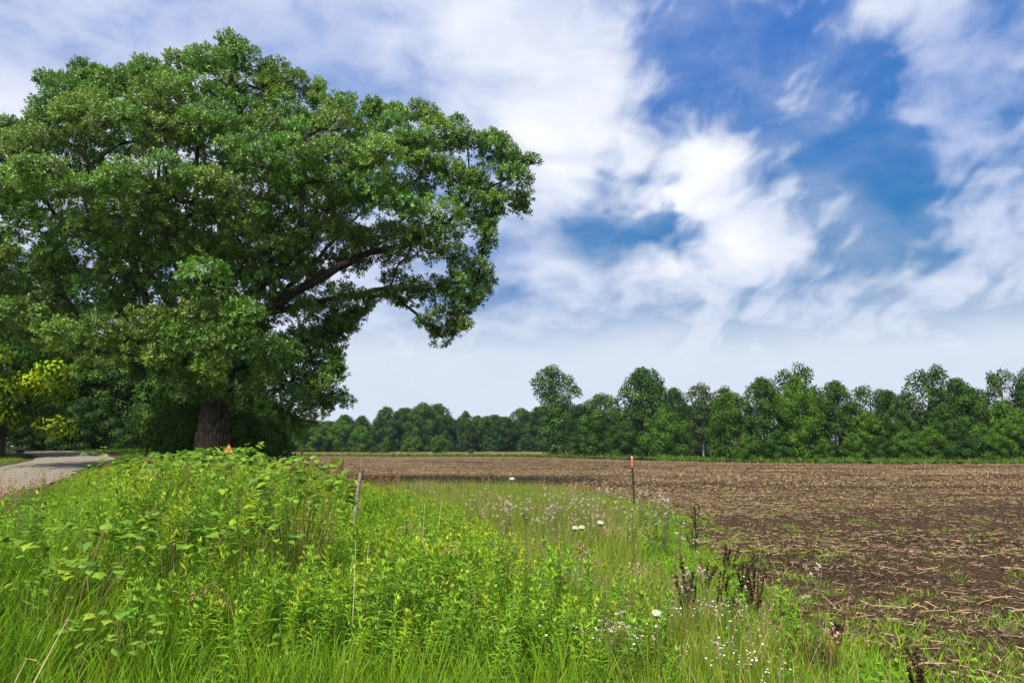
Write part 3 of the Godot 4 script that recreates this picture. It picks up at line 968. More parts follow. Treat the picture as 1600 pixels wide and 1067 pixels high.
	while x < -33.0:
		plant_tree(["dark", "round", "tall", "dark"][i2 % 4], "wood_edge_tree", x, 72 + rng.randf_range(-2, 4), rng.randf_range(13.0, 17.0), 0.85, "dark tree of the wood behind the bend of the gravel road", "tree", "trees behind the gravel road")
		plant_tree(["round", "dark"][i2 % 2], "wood_edge_tree", x + 3, 82 + rng.randf_range(-2, 4), rng.randf_range(14.0, 17.0), 0.85, "dark tree of the wood behind the bend of the gravel road", "tree", "trees behind the gravel road")
		plant_tree("dull_bush", "understorey_shrub", x + 1.5, 68.5 + rng.randf_range(-0.8, 0.8), rng.randf_range(3.4, 5.6), 0.95, "dark understorey shrub along the far side of the gravel road", "shrub", "shrubs behind the gravel road")
		x += rng.randf_range(4.4, 6.2)
		i2 += 1
	for t in [[-20.5, 50, 6.0], [-19.5, 47, 5.2], [-18.0, 45, 5.6], [-17.0, 42, 4.4], [-14.4, 39, 4.2], [-13.6, 36.0, 3.0], [-16.2, 38, 5.0], [-18.6, 42, 4.6]]:
		plant_tree("dull_bush" if t[1] > 40 else "bush", "understorey_shrub", t[0], t[1], t[2], 0.9, "shrub in the thicket behind and right of the oak trunk", "shrub", "thicket behind the oak trunk")
	plant_tree("maple", "maple_tree", -34.0, 46, 13.0, 0.9, "tall maple with yellow leaf sprays at the left edge behind the oak", "tree")
	plant_tree("maple", "maple_tree", -38.0, 42, 10.0, 0.95, "lower maple with yellow sprays reaching under the oak crown", "tree")
	plant_tree("dark", "broadleaf_tree", -26.0, 62, 15.0, 0.9, "dark tree filling the space between maples and oak trunk", "tree")
	for t in [[-20.6, 43.5, 7.5], [-19.4, 41, 7.0], [-18.2, 39, 6.6], [-22.0, 48, 8.5], [-16.8, 37.0, 5.4], [-24.5, 53, 9.0]]:
		plant_tree("bush", "understorey_tree", t[0], t[1], t[2], 0.6, "leafy small tree in the dark thicket left of the oak trunk", "tree", "thicket left of the oak trunk")
	plant_tree("dark", "broadleaf_tree", -44.0, 50, 15.0, 0.8, "dark tree standing on the lawn at the left picture edge", "tree")
	plant_tree("round", "broadleaf_tree", -52.0, 50, 15.0, 0.8, "tree behind the lawn beyond the left picture edge", "tree")


# ------------------------------------------------------------------ litter on the field
func straw_mesh(l: float, r: float, bend: float, split := false) -> ArrayMesh:
	var s := Shape.new()
	if split:
		s.ribbon([Vector3(-l * 0.5, 0.004, 0), Vector3(-l * 0.1, 0.012, bend * l), Vector3(l * 0.25, 0.01, bend * l * 0.8), Vector3(l * 0.5, 0.014, 0)], Vector3(0, 0.3, 1).normalized(), [r, r * 2.0, r * 1.7, r * 0.5], Color(1, 1, 1), Color(0.85, 0.85, 0.85))
	else:
		s.tube([Vector3(-l * 0.5, 0.0, 0), Vector3(0, r * 0.5, bend * l), Vector3(l * 0.5, 0.0, 0)], [r, r * 0.95, r * 0.8], 5, Color.WHITE)
	return s.done()

func build_field_litter() -> void:
	var straw := StandardMaterial3D.new()
	straw.vertex_color_use_as_albedo = true
	straw.roughness = 0.75
	var tan_col := Color(0.37, 0.255, 0.135)
	var meshes := [straw_mesh(0.18, 0.0042, 0.04), straw_mesh(0.1, 0.0036, 0.07, true), straw_mesh(0.045, 0.0045, 0.12, true), straw_mesh(0.07, 0.0038, 0.02)]
	var where := [[], [], [], []]
	var tints := [PackedColorArray(), PackedColorArray(), PackedColorArray(), PackedColorArray()]
	var nearest := []
	# far off, the litter comes in small scatterings
	var patches := []
	for i in 3:
		var ps := Shape.new()
		for k in 22:
			var c := Vector3(rng.randfn() * 0.5, rng.randf() * 0.04, rng.randfn() * 0.5)
			var dv := Vector3(rng.randfn(), rng.randfn() * 0.3, rng.randfn()).normalized()
			ps.leaf(c, dv, dv.cross(Vector3.UP + rv() * 0.6).normalized(), rng.randf_range(0.05, 0.2), rng.randf_range(0.015, 0.035), Vector3.ZERO, shade(tan_col, 0.5, 1.2))
		patches.append(ps.done())
	var patch_where := [[], [], []]
	var patch_tint := [PackedColorArray(), PackedColorArray(), PackedColorArray()]
	var d := 4.0
	while d < 158.0:
		var step := maxf(0.25, d * 0.02)
		var a := field_edge(d)
		var b := d * 0.86 + 3.0
		if b > a:
			var dens := 185.0 if d < 14 else (125.0 if d < 30 else (4.4 if d < 60 else 2.7))
			var k := int((b - a) * step * dens)
			for i in k:
				var x := rng.randf_range(a, b)
				var dd := d + rng.randf() * step
				if dd > field_end(x): continue
				var z := -dd
				var thick := 0.5 + 1.3 * patchy.get_noise_2d(x * 0.35 + 50.0, z * 2.2) + 0.5 * patchy.get_noise_2d(x * 6, z * 6)
				if rng.randf() > thick + 0.2: continue
				var rough := 0.035 * grain.get_noise_2d(x, z) + 0.05 * bump.get_noise_2d(x * 4.0, z * 4.0)
				var p := Vector3(x, high(x, z) + 0.055 + rough + rng.randf() * 0.015, z)
				var v := 0
				var pick := rng.randf()
				if pick < 0.14: v = 0
				elif pick < 0.42: v = 1
				elif pick < 0.8: v = 2
				else: v = 3
				var sz := lerpf(0.4, 1.5, pow(rng.randf(), 1.5)) * (1.0 + 0.008 * d)
				if d >= 30.0:
					var pv := rng.randi() % 3
					p.y = high(x, z) + 0.06
					patch_where[pv].append(Transform3D(Basis(Vector3.UP, rng.randf() * TAU), p))
					patch_tint[pv].append(shade(Color(1, 1, 1), 0.6, 1.15))
					continue
				var t := Transform3D(Basis(Vector3.UP, rng.randf() * TAU) * Basis(Vector3(rng.randf(), 0, rng.randf()).normalized(), rng.randfn() * 0.28), p)
				t.basis = t.basis.scaled_local(Vector3.ONE * sz)
				var col := shade(tan_col, 0.55, 1.3)
				if rng.randf() < 0.25: col = shade(Color(0.25, 0.19, 0.13), 0.6, 1.1)
				if v == 0 and d < 24.0: nearest.append([t, col])
				else:
					where[v].append(t)
					tints[v].append(col)
		d += step
	var root := thing("maize_straw", Vector3.ZERO, "scattered tan scraps of maize straw covering the brown field", "straw")
	root.set_meta("kind", "stuff")
	# whole stalks near enough to be told apart
	nearest.sort_custom(func(p, q): return (p[0] as Transform3D).origin.length_squared() < (q[0] as Transform3D).origin.length_squared())
	var shades := []
	for i in 5:
		var m := straw.duplicate() as StandardMaterial3D
		m.albedo_color = Color(0.4 - 0.05 * i, 0.29 - 0.04 * i, 0.17 - 0.025 * i).linear_to_srgb()
		shades.append(m)
	for i in nearest.size():
		if i < 280:
			var o := part("maize_stalk", meshes[0], shades[i % 5], self)
			tag(o, "broken tan maize stalk lying on the dark soil", "stalk", "broken maize stalks on the near field")
			o.transform = nearest[i][0]
			o.scale *= Vector3(1.25, 1.0, 1.0)
		else:
			where[0].append(nearest[i][0])
			tints[0].append(nearest[i][1])
	for v in 4: many("straw", meshes[v], straw, where[v], tints[v], root)
	for v in 3: many("far_straw", patches[v], straw, patch_where[v], patch_tint[v], root)
	# clods
	var lump := Shape.new()
	var ico := SphereMesh.new()
	ico.radial_segments = 7
	ico.rings = 4
	ico.radius = 1.0
	ico.height = 1.5
	var arr := ico.get_mesh_arrays()
	for q in arr[Mesh.ARRAY_VERTEX]:
		lump.v.append(q * (1.0 + 0.45 * grain.get_noise_3dv(q * 0.5)))
		lump.c.append(Color.WHITE)
	lump.ix = arr[Mesh.ARRAY_INDEX]
	var clod := lump.done()
	var cw := []
	var ct := PackedColorArray()
	for i in 16000:
		var dd := 4.5 + pow(rng.randf(), 1.6) * 40.0
		var x := rng.randf_range(field_edge(dd) + 0.1, dd * 0.84 + 3.0)
		if dd > field_end(x): continue
		var sz := rng.randf_range(0.008, 0.03) * (1.6 if rng.randf() < 0.12 else 1.0)
		var z := -dd
		var rough := 0.035 * grain.get_noise_2d(x, z) + 0.05 * bump.get_noise_2d(x * 4.0, z * 4.0)
		cw.append(Transform3D(Basis(rv(), rng.randf() * TAU).scaled_local(Vector3(sz, sz * rng.randf_range(0.6, 1.0), sz)), Vector3(x, high(x, z) + 0.055 + rough, z)))
		ct.append(shade(Color(0.048, 0.03, 0.018), 0.6, 1.5))
	var cm := straw.duplicate() as StandardMaterial3D
	cm.roughness = 0.98
	tag(many("soil_clods", clod, cm, cw, ct, self), "crumbs and clods of dark soil on the worked field", "soil", "", "stuff")


# ------------------------------------------------------------------ grass and herbs
func spot(x: float, d: float, lo: float, hi: float, tilt := 0.12) -> Transform3D:
	var s := rng.randf_range(lo, hi)
	var b := Basis(Vector3.UP, rng.randf() * TAU) * Basis(Vector3(rng.randfn(), 0, rng.randfn()).normalized(), rng.randfn() * tilt)
	return Transform3D(b.scaled_local(Vector3(s, s * rng.randf_range(0.85, 1.15), s)), on_ground(x, -d))

func tint() -> Color:
	var k := rng.randf_range(0.78, 1.22)
	return Color(k * rng.randf_range(0.86, 1.22), k, k * rng.randf_range(0.8, 1.2))

# how far right the leafy stand reaches at a distance
func stand_edge(d: float) -> float:
	return 0.9 - 0.26 * (d - 6.0) - maxf(0.0, d - 18.0) * 0.2

# the growth gets lower towards the road
func edge_low(k: float) -> float:
	return lerpf(0.1, 1.0, ss(-0.74, -0.5, k))

func road_x(d: float) -> float:
	for i in road_pts.size() - 1:
		if d <= -road_pts[i + 1].y: return lerpf(road_pts[i].x, road_pts[i + 1].x, clampf((d + road_pts[i].y) / (road_pts[i].y - road_pts[i + 1].y), 0, 1))
	return -70.0

func build_herbs() -> void:
	var gm := leafy(0.55, 0.55, 0.3)
	var lush := Color(0.11, 0.235, 0.012)
	var fine := Color(0.125, 0.235, 0.014)
	var lime := Color(0.17, 0.33, 0.014)
	var dry := Color(0.36, 0.29, 0.14)
	var tall := [grass_tuft(26, 0.16, 0.3, 0.68, 0.011, 0.38, lush, 0.05, dry), grass_tuft(24, 0.14, 0.28, 0.6, 0.012, 0.46, Color(0.09, 0.215, 0.012), 0.04, dry), grass_tuft(26, 0.18, 0.32, 0.72, 0.01, 0.34, Color(0.14, 0.25, 0.014), 0.08, dry)]
	var mead := [grass_tuft(26, 0.2, 0.25, 0.6, 0.006, 0.3, fine, 0.16, dry), grass_tuft(24, 0.22, 0.2, 0.55, 0.007, 0.36, Color(0.1, 0.22, 0.014), 0.1, Color(0.3, 0.22, 0.12)), grass_tuft(20, 0.2, 0.3, 0.65, 0.006, 0.25, Color(0.155, 0.22, 0.02), 0.16, dry)]
	var short := [grass_tuft(26, 0.16, 0.08, 0.24, 0.006, 0.5, lime, 0.03, dry), grass_tuft(24, 0.18, 0.06, 0.18, 0.006, 0.55, Color(0.13, 0.28, 0.014), 0.05, dry)]
	var lists := {"tall": [[], [], []], "mead": [[], [], []], "short": [[], []]}
	var cols := {"tall": [PackedColorArray(), PackedColorArray(), PackedColorArray()], "mead": [PackedColorArray(), PackedColorArray(), PackedColorArray()], "short": [PackedColorArray(), PackedColorArray()]}
	var d := 1.6
	while d < 60.0:
		var step := maxf(0.3, d * 0.04)
		var a := -0.95 * d - 2.5
		var b := field_edge(d) + 0.9
		var dens := 66.0 if d < 7 else (44.0 if d < 14 else (28.0 if d < 24 else 12.0))
		for i in int((b - a) * step * dens):
			var x := rng.randf_range(a, b)
			var dd := d + rng.randf() * step
			var e := field_edge(dd) - x
			if x < -4 and road_away(x, -dd) < 2.75 + 0.35 * bump.get_noise_2d(x * 2, -dd * 2): continue
			var jitter := 0.9 * bump.get_noise_2d(x * 2.0, dd * 2.0)
			var which := "tall"
			var lo := 0.7
			var hi := 1.1
			if e < 0.15 + jitter * 0.9 - 0.3 and rng.randf() < 0.65: continue
			if e < 1.5 + jitter and dd < 30: which = "short"; lo = 0.6; hi = 1.3
			elif x > stand_edge(dd) + jitter * 1.2: which = "mead"; lo = 0.8; hi = 1.15
			if x < road_x(dd) - 2.0: which = "short"; lo = 0.7; hi = 1.1
			if which == "tall" and dd > 5.4 and rng.randf() < (0.6 if x > -0.42 * dd else 0.45): continue
			if dd > 24 and which == "tall": lo = 0.5; hi = 0.8
			if which == "tall":
				var el := maxf(0.25, lerpf(1.0, edge_low(x / dd), ss(6.0, 11.0, dd)))
				lo *= el
				hi *= el
			if dd > 40 and which != "short" and rng.randf() < 0.4: continue
			var v := rng.randi() % (2 if which == "short" else 3)
			lists[which][v].append(spot(x, dd, lo, hi))
			cols[which][v].append(tint())
		d += step
	for g in [["tall", "tall_grass", tall, "lush long-bladed grass of the near bank", ], ["mead", "meadow_grass", mead, "fine meadow grass between the leafy stand and the field"], ["short", "short_grass", short, "short bright grass creeping along the field edge"]]:
		var root := thing(g[1], Vector3.ZERO, g[3], "grass")
		root.set_meta("kind", "stuff")
		for v in g[2].size(): many("blades", g[2][v], gm, lists[g[0]][v], cols[g[0]][v], root)

	# seedlings and grass coming up in the soil
	var where := [[], []]
	var tn := [PackedColorArray(), PackedColorArray()]
	for i in 1500:
		var dd := 5.0 + pow(rng.randf(), 1.4) * 42.0
		var x := field_edge(dd) + absf(rng.randfn()) * (0.7 + dd * 0.18)
		if i % 4 == 0: x = rng.randf_range(field_edge(dd), dd * 0.84 + 2)
		if patchy.get_noise_2d(x * 5, dd * 5) < (0.05 if dd > 9.0 else -0.2): continue
		var v := rng.randi() % 2
		var t := spot(x, dd, 0.35, 1.0)
		t.origin.y += 0.05
		where[v].append(t)
		tn[v].append(tint())
	var sp := thing("field_seedlings", Vector3.ZERO, "green seedlings and grass coming up between the straw", "seedlings")
	sp.set_meta("kind", "stuff")
	for v in 2: many("blades", short[v], gm, where[v], tn[v], sp)

	# green verge between field end and trees, and the low weeds at the meadow edge
	var vw := []
	var vt := PackedColorArray()
	var weed := grass_tuft(18, 0.35, 0.3, 0.75, 0.05, 0.5, Color(0.09, 0.17, 0.025), 0.06, dry)
	var x := -60.0
	while x < 95.0:
		var f := field_end(x)
		var wide := lerpf(3.0, 9.0, ss(0, 30, x))
		for k in int(lerpf(7, 14, ss(0, 30, x))):
			vw.append(spot(x + rng.randf(), f - 0.6 + rng.randf() * wide, 0.8, 1.5))
			vt.append(tint())
		x += 0.8
	tag(many("verge_weeds", weed, gm, vw, vt, self), "strip of green weeds along the far end of the brown field", "weeds", "", "stuff")
	# rank hay of the meadow
	var hw := []
	var ht := PackedColorArray()
	var hayt := grass_tuft(16, 0.7, 0.25, 0.5, 0.09, 0.4, Color(0.26, 0.25, 0.1), 0.2, dry)
	for i in 9000:
		var dd := 150.0 + pow(rng.randf(), 1.3) * 75.0
		var xx := rng.randf_range(-95.0, 34.0)
		if dd < field_end(xx) + 4.0: continue
		hw.append(spot(xx, dd, 0.7, 1.4))
		ht.append(tint())
	tag(many("meadow_hay", hayt, gm, hw, ht, self), "pale ripening grass of the far meadow", "grass", "", "stuff")
	# dry grass with seed heads along the road
	var dw := []
	var dt := PackedColorArray()
	var drym := seed_stalk(5, 0.2, 0.35, 0.8, Color(0.34, 0.26, 0.14), Color(0.36, 0.22, 0.11), 0.16, 0.045)
	for i in 120:
		var dd := rng.randf_range(11.0, 20.0)
		var xx := -2.0 - 0.62 * dd + rng.randfn() * 0.9
		var away := road_away(xx, -dd)
		if away < 2.3 or away > 3.4 or xx < -0.95 * dd - 1.5: continue
		dw.append(spot(xx, dd, 0.7, 1.05))
		dt.append(tint())
	tag(many("dry_grass", drym, gm, dw, dt, self), "tan dry grass with seed heads beside the gravel road", "dry grass", "", "stuff")
	# small herbs that thicken the mat
	var herb := goldenrod(16, 0.3, 0.1, Color(0.1, 0.24, 0.014), Color(0.17, 0.32, 0.02))
	var bw := []
	var bt := PackedColorArray()
	for i in 2600:
		var dd := 3.6 + pow(rng.randf(), 0.8) * 24.0
		var xx := rng.randf_range(-0.8 * dd - 1.0, field_edge(dd) - 0.2)
		if xx < -4 and road_away(xx, -dd) < 3.0: continue
		bw.append(spot(xx, dd, 0.18, 0.42, 0.25))
		bt.append(tint())
	tag(many("low_herbs", herb[1], gm, bw, bt, self), "low broad-leaved herbs filling the gaps between the grasses", "herbs", "", "stuff")
	# seed heads of the fine meadow
	var sw := []
	var st := PackedColorArray()
	var seed_m := seed_stalk(6, 0.24, 0.45, 0.85, Color(0.2, 0.19, 0.06), Color(0.38, 0.28, 0.2), 0.1, 0.03)
	for i in 700:
		var dd := 5.5 + pow(rng.randf(), 0.8) * 27.0
		var lo := stand_edge(dd) - 0.3
		var xx := rng.randf_range(lo, field_edge(dd) - 0.8)
		if patchy.get_noise_2d(xx * 3.0, dd * 3.0) < 0.0: continue
		sw.append(spot(xx, dd, 0.75, 1.1))
		st.append(tint())
	tag(many("meadow_seed_heads", seed_m, gm, sw, st, self), "brownish seed heads sprinkled over the fine meadow grass", "seed heads", "", "stuff")


# ------------------------------------------------------------------ weeds that can be told apart
# x, distance, height above ground of the middle, reach across, reach up, leaves, leaf size, label
const VINES := [
	[-6.55, 16.0, 0.8, 1.0, 0.42, 160, 0.2, "broad-leaved vine heaped round the small orange sign"],
	[-6.1, 16.3, 1.2, 0.16, 0.3, 12, 0.17, "single vine shoot standing up just left of the orange sign"],
	[-2.7, 9.0, 1.25, 0.62, 0.5, 150, 0.13, "mound of broad vine leaves left of the weathered grey post"],
	[-3.2, 8.6, 0.6, 0.5, 0.35, 60, 0.12, "vine sprawling below the mound left of the grey post"],
	[-7.1, 14.6, 0.9, 1.2, 0.25, 110, 0.17, "low band of vine leaves on the crest of the bank left of the sign"],
	[-9.0, 15.0, 0.9, 0.2, 0.4, 18, 0.17, "leafy sprout on the bank crest beside the gravel road"],
	[-4.0, 6.5, 0.72, 0.6, 0.15, 48, 0.1, "patch of pale vine leaves in the grass, farthest left on the bank"],
	[-3.5, 5.6, 0.66, 0.4, 0.14, 30, 0.09, "small tuft of light vine leaves among long grass near the left"],
	[-2.9, 5.2, 0.5, 0.3, 0.14, 28, 0.09, "vine leaves low in the grass at the lower left of the bank"],
	[-3.5, 7.4, 0.85, 0.5, 0.18, 44, 0.1, "vine patch behind the light tufts on the left bank"],
	[-1.2, 4.2, 0.42, 0.3, 0.12, 20, 0.085, "few vine leaves close to the bottom centre-left of the picture"],
	[-1.1, 6.4, 0.75, 0.2, 0.1, 9, 0.11, "pair of round leaves in the middle of the goldenrod"],
	[-4.6, 10.5, 1.0, 0.9, 0.2, 60, 0.13, "vine threading through the goldenrod in the middle of the bank"],
	[-5.6, 12.5, 1.0, 0.9, 0.2, 60, 0.13, "vine spread over the weeds below the bank crest"],
	[-1.9, 4.4, 0.4, 0.3, 0.12, 20, 0.085, "few broad leaves low in the near grass left of centre"],
	[0.9, 4.0, 0.25, 0.25, 0.1, 10, 0.09, "broad pale leaves at the bottom edge right of centre"]]

func build_weeds() -> void:
	var gm := leafy(0.5, 0.6, 0.32)
	var stem_m := leafy(0.7, 0.0, 0.3)
	# leafy stand
	var forms := []
	for i in 4:
		forms.append(goldenrod(54 + 4 * i, 0.15, 0.024, [Color(0.125, 0.27, 0.013), Color(0.145, 0.29, 0.013), Color(0.095, 0.225, 0.014), Color(0.17, 0.29, 0.013)][i], [Color(0.26, 0.42, 0.04), Color(0.29, 0.45, 0.05), Color(0.25, 0.41, 0.04), Color(0.33, 0.43, 0.03)][i]))
	var spots := []
	var tries := 0
	while spots.size() < 5000 and tries < 60000:
		tries += 1
		var d := 4.6 + pow(rng.randf(), 0.75) * 18.0
		var x := rng.randf_range(-0.8 * d - 1.5, stand_edge(d) + 0.5)
		if road_away(x, -d) < 3.2: continue
		var clump := bump.get_noise_2d(x * 1.6 + 30.0, d * 1.6)
		var want := 0.9 if clump > -0.1 else 0.45
		if d < 6.2: want *= ss(4.6, 6.2, d) * 0.8
		if x < -0.42 * d and d < 9: want *= 0.35
		if Vector2(x + 2.6, d - 8.3).length() < 1.0: continue
		var under_vine := false
		for q in VINES:
			if Vector2(x - q[0], d - q[1] + 0.3).length() < q[3] * 0.8: under_vine = true
		if under_vine and rng.randf() < 0.85: continue
		if rng.randf() > want: continue
		var h := 0.87 * rng.randf_range(0.66, 1.12) * (1.0 if d > 7.0 else 0.9) * (1.0 + 0.25 * patchy.get_noise_2d(x * 6.0, d * 6.0))
		h *= lerpf(1.0, lerpf(0.74, 1.0, ss(-0.2, -0.4, x / d)), ss(8.0, 11.0, d))
		h *= lerpf(1.0, edge_low(x / d), ss(6.5, 11.0, d))
		if h < 0.3: continue
		spots.append([x, d, h])
	spots.sort_custom(func(p, q): return p[0] * p[0] + p[1] * p[1] < q[0] * q[0] + q[1] * q[1])
	var first := []
	for i in 4:
		var o := thing("goldenrod_plant", Vector3.ZERO, "leafy green goldenrod stalk with pale tip in the stand on the near bank", "plant", "goldenrod stalks on the near bank")
		part("stem", forms[i][0], stem_m, o)
		part("leaves", forms[i][1], gm, o)
		first.append(o)
	var both := []
	for i in 4:
		both.append([[], PackedColorArray()])
	for i in spots.size():
		var s = spots[i]
		var t := spot(s[0], s[1], 1.0, 1.0, 0.2)
		t.basis = t.basis.orthonormalized().scaled_local(Vector3.ONE * s[2])
		if i < 4: first[i].transform = t
		elif i < 296:
			var r := again(first[i % 4], t.origin, 0, Vector3.ONE)
			r.transform = t
		else:
			both[i % 4][0].append(t)
			both[i % 4][1].append(tint())
	var root := thing("goldenrod_stand", Vector3.ZERO, "dense stand of leafy goldenrod stretching back over the bank", "plants")
	root.set_meta("kind", "stuff")
	for i in 4:
		many("leaves", forms[i][1], gm, both[i][0], both[i][1], root)
		many("stem", forms[i][0], stem_m, both[i][0], both[i][1], root)

	# broader-leaved weeds among the stalks
	var bw := goldenrod(26, 0.12, 0.045, Color(0.1, 0.22, 0.014), Color(0.22, 0.36, 0.03))
	var bwo := thing("broadleaf_weed", Vector3.ZERO, "bushy weed with oval leaves squeezed in among the goldenrod", "weed", "oval-leaved weeds in the stand")
	part("stem", bw[0], stem_m, bwo)
	part("leaves", bw[1], gm, bwo)
	for i in 160:
		var d := 5.0 + pow(rng.randf(), 0.8) * 12.0
		var x := rng.randf_range(-0.7 * d, stand_edge(d))
		if road_away(x, -d) < 3.5: continue
		var t := spot(x, d, 0.6, 0.95, 0.2)
		t.basis = t.basis.scaled_local(Vector3.ONE * lerpf(1.0, maxf(0.3, edge_low(x / d)), ss(7.0, 11.0, d)))
		if i == 0: bwo.transform = t
		else: again(bwo, t.origin, 0, Vector3.ONE).transform = t

	# broad-leaved vines: each large leaf a part of its own
	var leaf_meshes := []
	var outline := PackedVector2Array(VINE_LEAF)
	for i in 5:
		var s := Shape.new()
		s.lobed(Vector3.ZERO, Vector3(0, 0.12, 1).normalized(), Vector3.RIGHT, Vector3.UP, 1.0, outline, [0.3, -0.3, 0.45, 0.2, -0.2][i], [Color(0.13, 0.25, 0.03), Color(0.17, 0.3, 0.03), Color(0.1, 0.21, 0.03), Color(0.26, 0.34, 0.03), Color(0.15, 0.27, 0.035)][i])
		leaf_meshes.append(s.done())
	var vine_m := leafy(0.5, 0.7, 0.3)
	for q in VINES:
		var base := on_ground(q[0], -q[1])
		var o := thing("wild_vine", base, q[7], "vine")
		var st := Shape.new()
		for k in int(q[5]):
			var dv := rv()
			var p := Vector3(dv.x * q[3], q[2] + dv.y * q[4], dv.z * q[3] * 0.8) * 1.0
			if dv.y < -0.2 and rng.randf() < 0.5: p.y = q[2] - dv.y * q[4]
			var l := part("leaf", leaf_meshes[[0, 1, 2, 4, 0, 1, 3][rng.randi() % 7]], vine_m, o)
			var out := Vector3(dv.x, 0, dv.z + 0.5).normalized()
			var bz := (out + Vector3.DOWN * rng.randf_range(-0.1, 0.7) + rv() * 0.35).normalized()
			var by := (Vector3.UP + out * 0.5 + rv() * 0.3).normalized()
			var bx := by.cross(bz).normalized()
			by = bz.cross(bx)
			l.transform = Transform3D(Basis(bx, by, bz).scaled_local(Vector3.ONE * q[6] * rng.randf_range(0.6, 1.2)), p)
			if k % 4 == 0: st.tube([Vector3(p.x * 0.3, 0, p.z * 0.3), Vector3(p.x * 0.7, p.y * 0.7, p.z * 0.7), p], [0.005, 0.004, 0.002], 4, Color(0.16, 0.12, 0.05), false)
		part("stem", st.done(), stem_m, o)

	# thistles gone to seed
	var th := []
	for i in 3:
		var st := Shape.new()
		var hd := Shape.new()
		for k in 5 + i:
			var g := rng.randf() * TAU
			var h := rng.randf_range(0.72, 1.0)
			var top := Vector3(cos(g) * 0.09, h, sin(g) * 0.09) * 1.0
			st.tube([Vector3(0, 0, 0), Vector3(top.x * 0.3, h * 0.6, top.z * 0.3), top], [0.004, 0.003, 0.002], 4, Color(0.14, 0.15, 0.05), false)
			for j in 2:
				var c := top + rv() * 0.03
				for m in 12:
					var dv := (rv() + Vector3.UP * 0.7).normalized()
					hd.leaf(c, dv, dv.cross(rv()).normalized(), rng.randf_range(0.016, 0.034), 0.012, Vector3.ZERO, shade(Color(0.6, 0.5, 0.46) if k % 3 else Color(0.3, 0.2, 0.17), 0.8, 1.25))
		for k in 14:
			var dv := Vector3(rng.randfn(), rng.randf() * 0.8, rng.randfn()).normalized()
			lance_leaf(st, Vector3(0, rng.randf_range(0.1, 0.75), 0), dv, 0.11, 0.02, 0.4, Color(0.1, 0.15, 0.04))
		st.smooth = false
		th.append([st.done(), hd.done()])
	var proto := []
	for i in 3:
		var o := thing("thistle_plant", Vector3.ZERO, "thistle gone to pinkish white fluff in the meadow before the field", "thistle", "seeding thistles in the meadow")
		part("stem", th[i][0], gm, o)
		part("seed_heads", th[i][1], leafy(0.8, 0.6, 0.2), o)
		proto.append(o)
	for i in 84:
		var d := 11.5 + absf(rng.randfn()) * 4.0
		var x := lerpf(stand_edge(d) + 0.2, minf(field_edge(d) - 0.6, d * 0.25), pow(rng.randf(), 0.8))
		if i > 76:
			d = rng.randf_range(5.5, 10.0)
			x = rng.randf_range(0.6, 2.6)
		var t := spot(x, d, 0.75, 1.0)
		if i < 3: proto[i].transform = t
		else: again(proto[i % 3], t.origin, 0, Vector3.ONE).transform = t

	# rust-brown dock behind the bank
	var dk := []
	for i in 3:
		var s := Shape.new()
		var sh := Shape.new()
		for k in 3:
			var g := TAU * k / 3.0 + i
			var top := Vector3(cos(g) * 0.1, rng.randf_range(0.75, 1.0), sin(g) * 0.1)
			sh.tube([Vector3.ZERO, top * 0.5, top], [0.006, 0.005, 0.002], 4, Color(0.15, 0.08, 0.04), false)
			for m in 60:
				var f := rng.randf_range(0.4, 1.0)
				var dv := (rv() + Vector3.UP * 0.4).normalized()
				s.leaf(top * f, dv, dv.cross(rv()).normalized(), rng.randf_range(0.02, 0.06), 0.018, Vector3.ZERO, shade(Color(0.2, 0.1, 0.045) if k else Color(0.26, 0.18, 0.08), 0.6, 1.4))
		dk.append([sh.done(), s.done()])
	var docks := []
	for set_ in [["rust", "rust-brown dock stalk in the brown weed band behind the bank", "rusty docks behind the bank"], ["dark", "", ""]]:
		if set_[0] == "rust":
			for i in 3:
				var o := thing("dock_plant", Vector3.ZERO, set_[1], "dock", set_[2])
				part("stem", dk[i][0], stem_m, o)
				part("seed_heads", dk[i][1], leafy(0.8, 0.2, 0.2), o)
				docks.append(o)
	for i in 90:
		var d := rng.randf_range(17.0, 34.0)
		var x := lerpf(-0.36 * d, -0.17 * d, rng.randf()) + 0.4
		var t := spot(x, d, 0.75, 1.12)
		if i < 3: docks[i].transform = t
		else: again(docks[i % 3], t.origin, 0, Vector3.ONE).transform = t
	# dead blackish stalks along the field edge
	var dm := leafy(0.9, 0.0, 0.2)
	var dead := [[4.10, 15.6, 0.72, "tall thin black-brown dead weed stalk just right of the marker post"], [3.40, 13.2, 0.5, "short dead brown stalk below the tall one near the field corner"], [2.75, 10.0, 0.42, "pair of low dead stalks in the middle of the grassy edge"], [3.10, 9.6, 0.5, "dark dead stalk on the bright grass at the field side"], [2.55, 8.7, 0.48, "brown withered stalk left of the thick dark clump"], [2.90, 8.6, 0.62, "thick clump of nearly black dead stalks on the grassy edge"], [2.20, 8.8, 0.45, "leftmost dark withered stalks behind the white daisies"], [2.50, 7.8, 0.4, "dark stalk between the daisies and the dry reed clump"], [3.25, 7.2, 0.3, "low dead stalk at the soil edge near the right"], [3.30, 5.9, 0.34, "nearest dead stalk at the bottom right edge of the grass"], [3.50, 11.5, 0.4, "dead stalk at the notch of soil beyond the bright grass"], [1.90, 7.6, 0.7, "tall thin dead stalk standing in the meadow left of the dark ones"]]
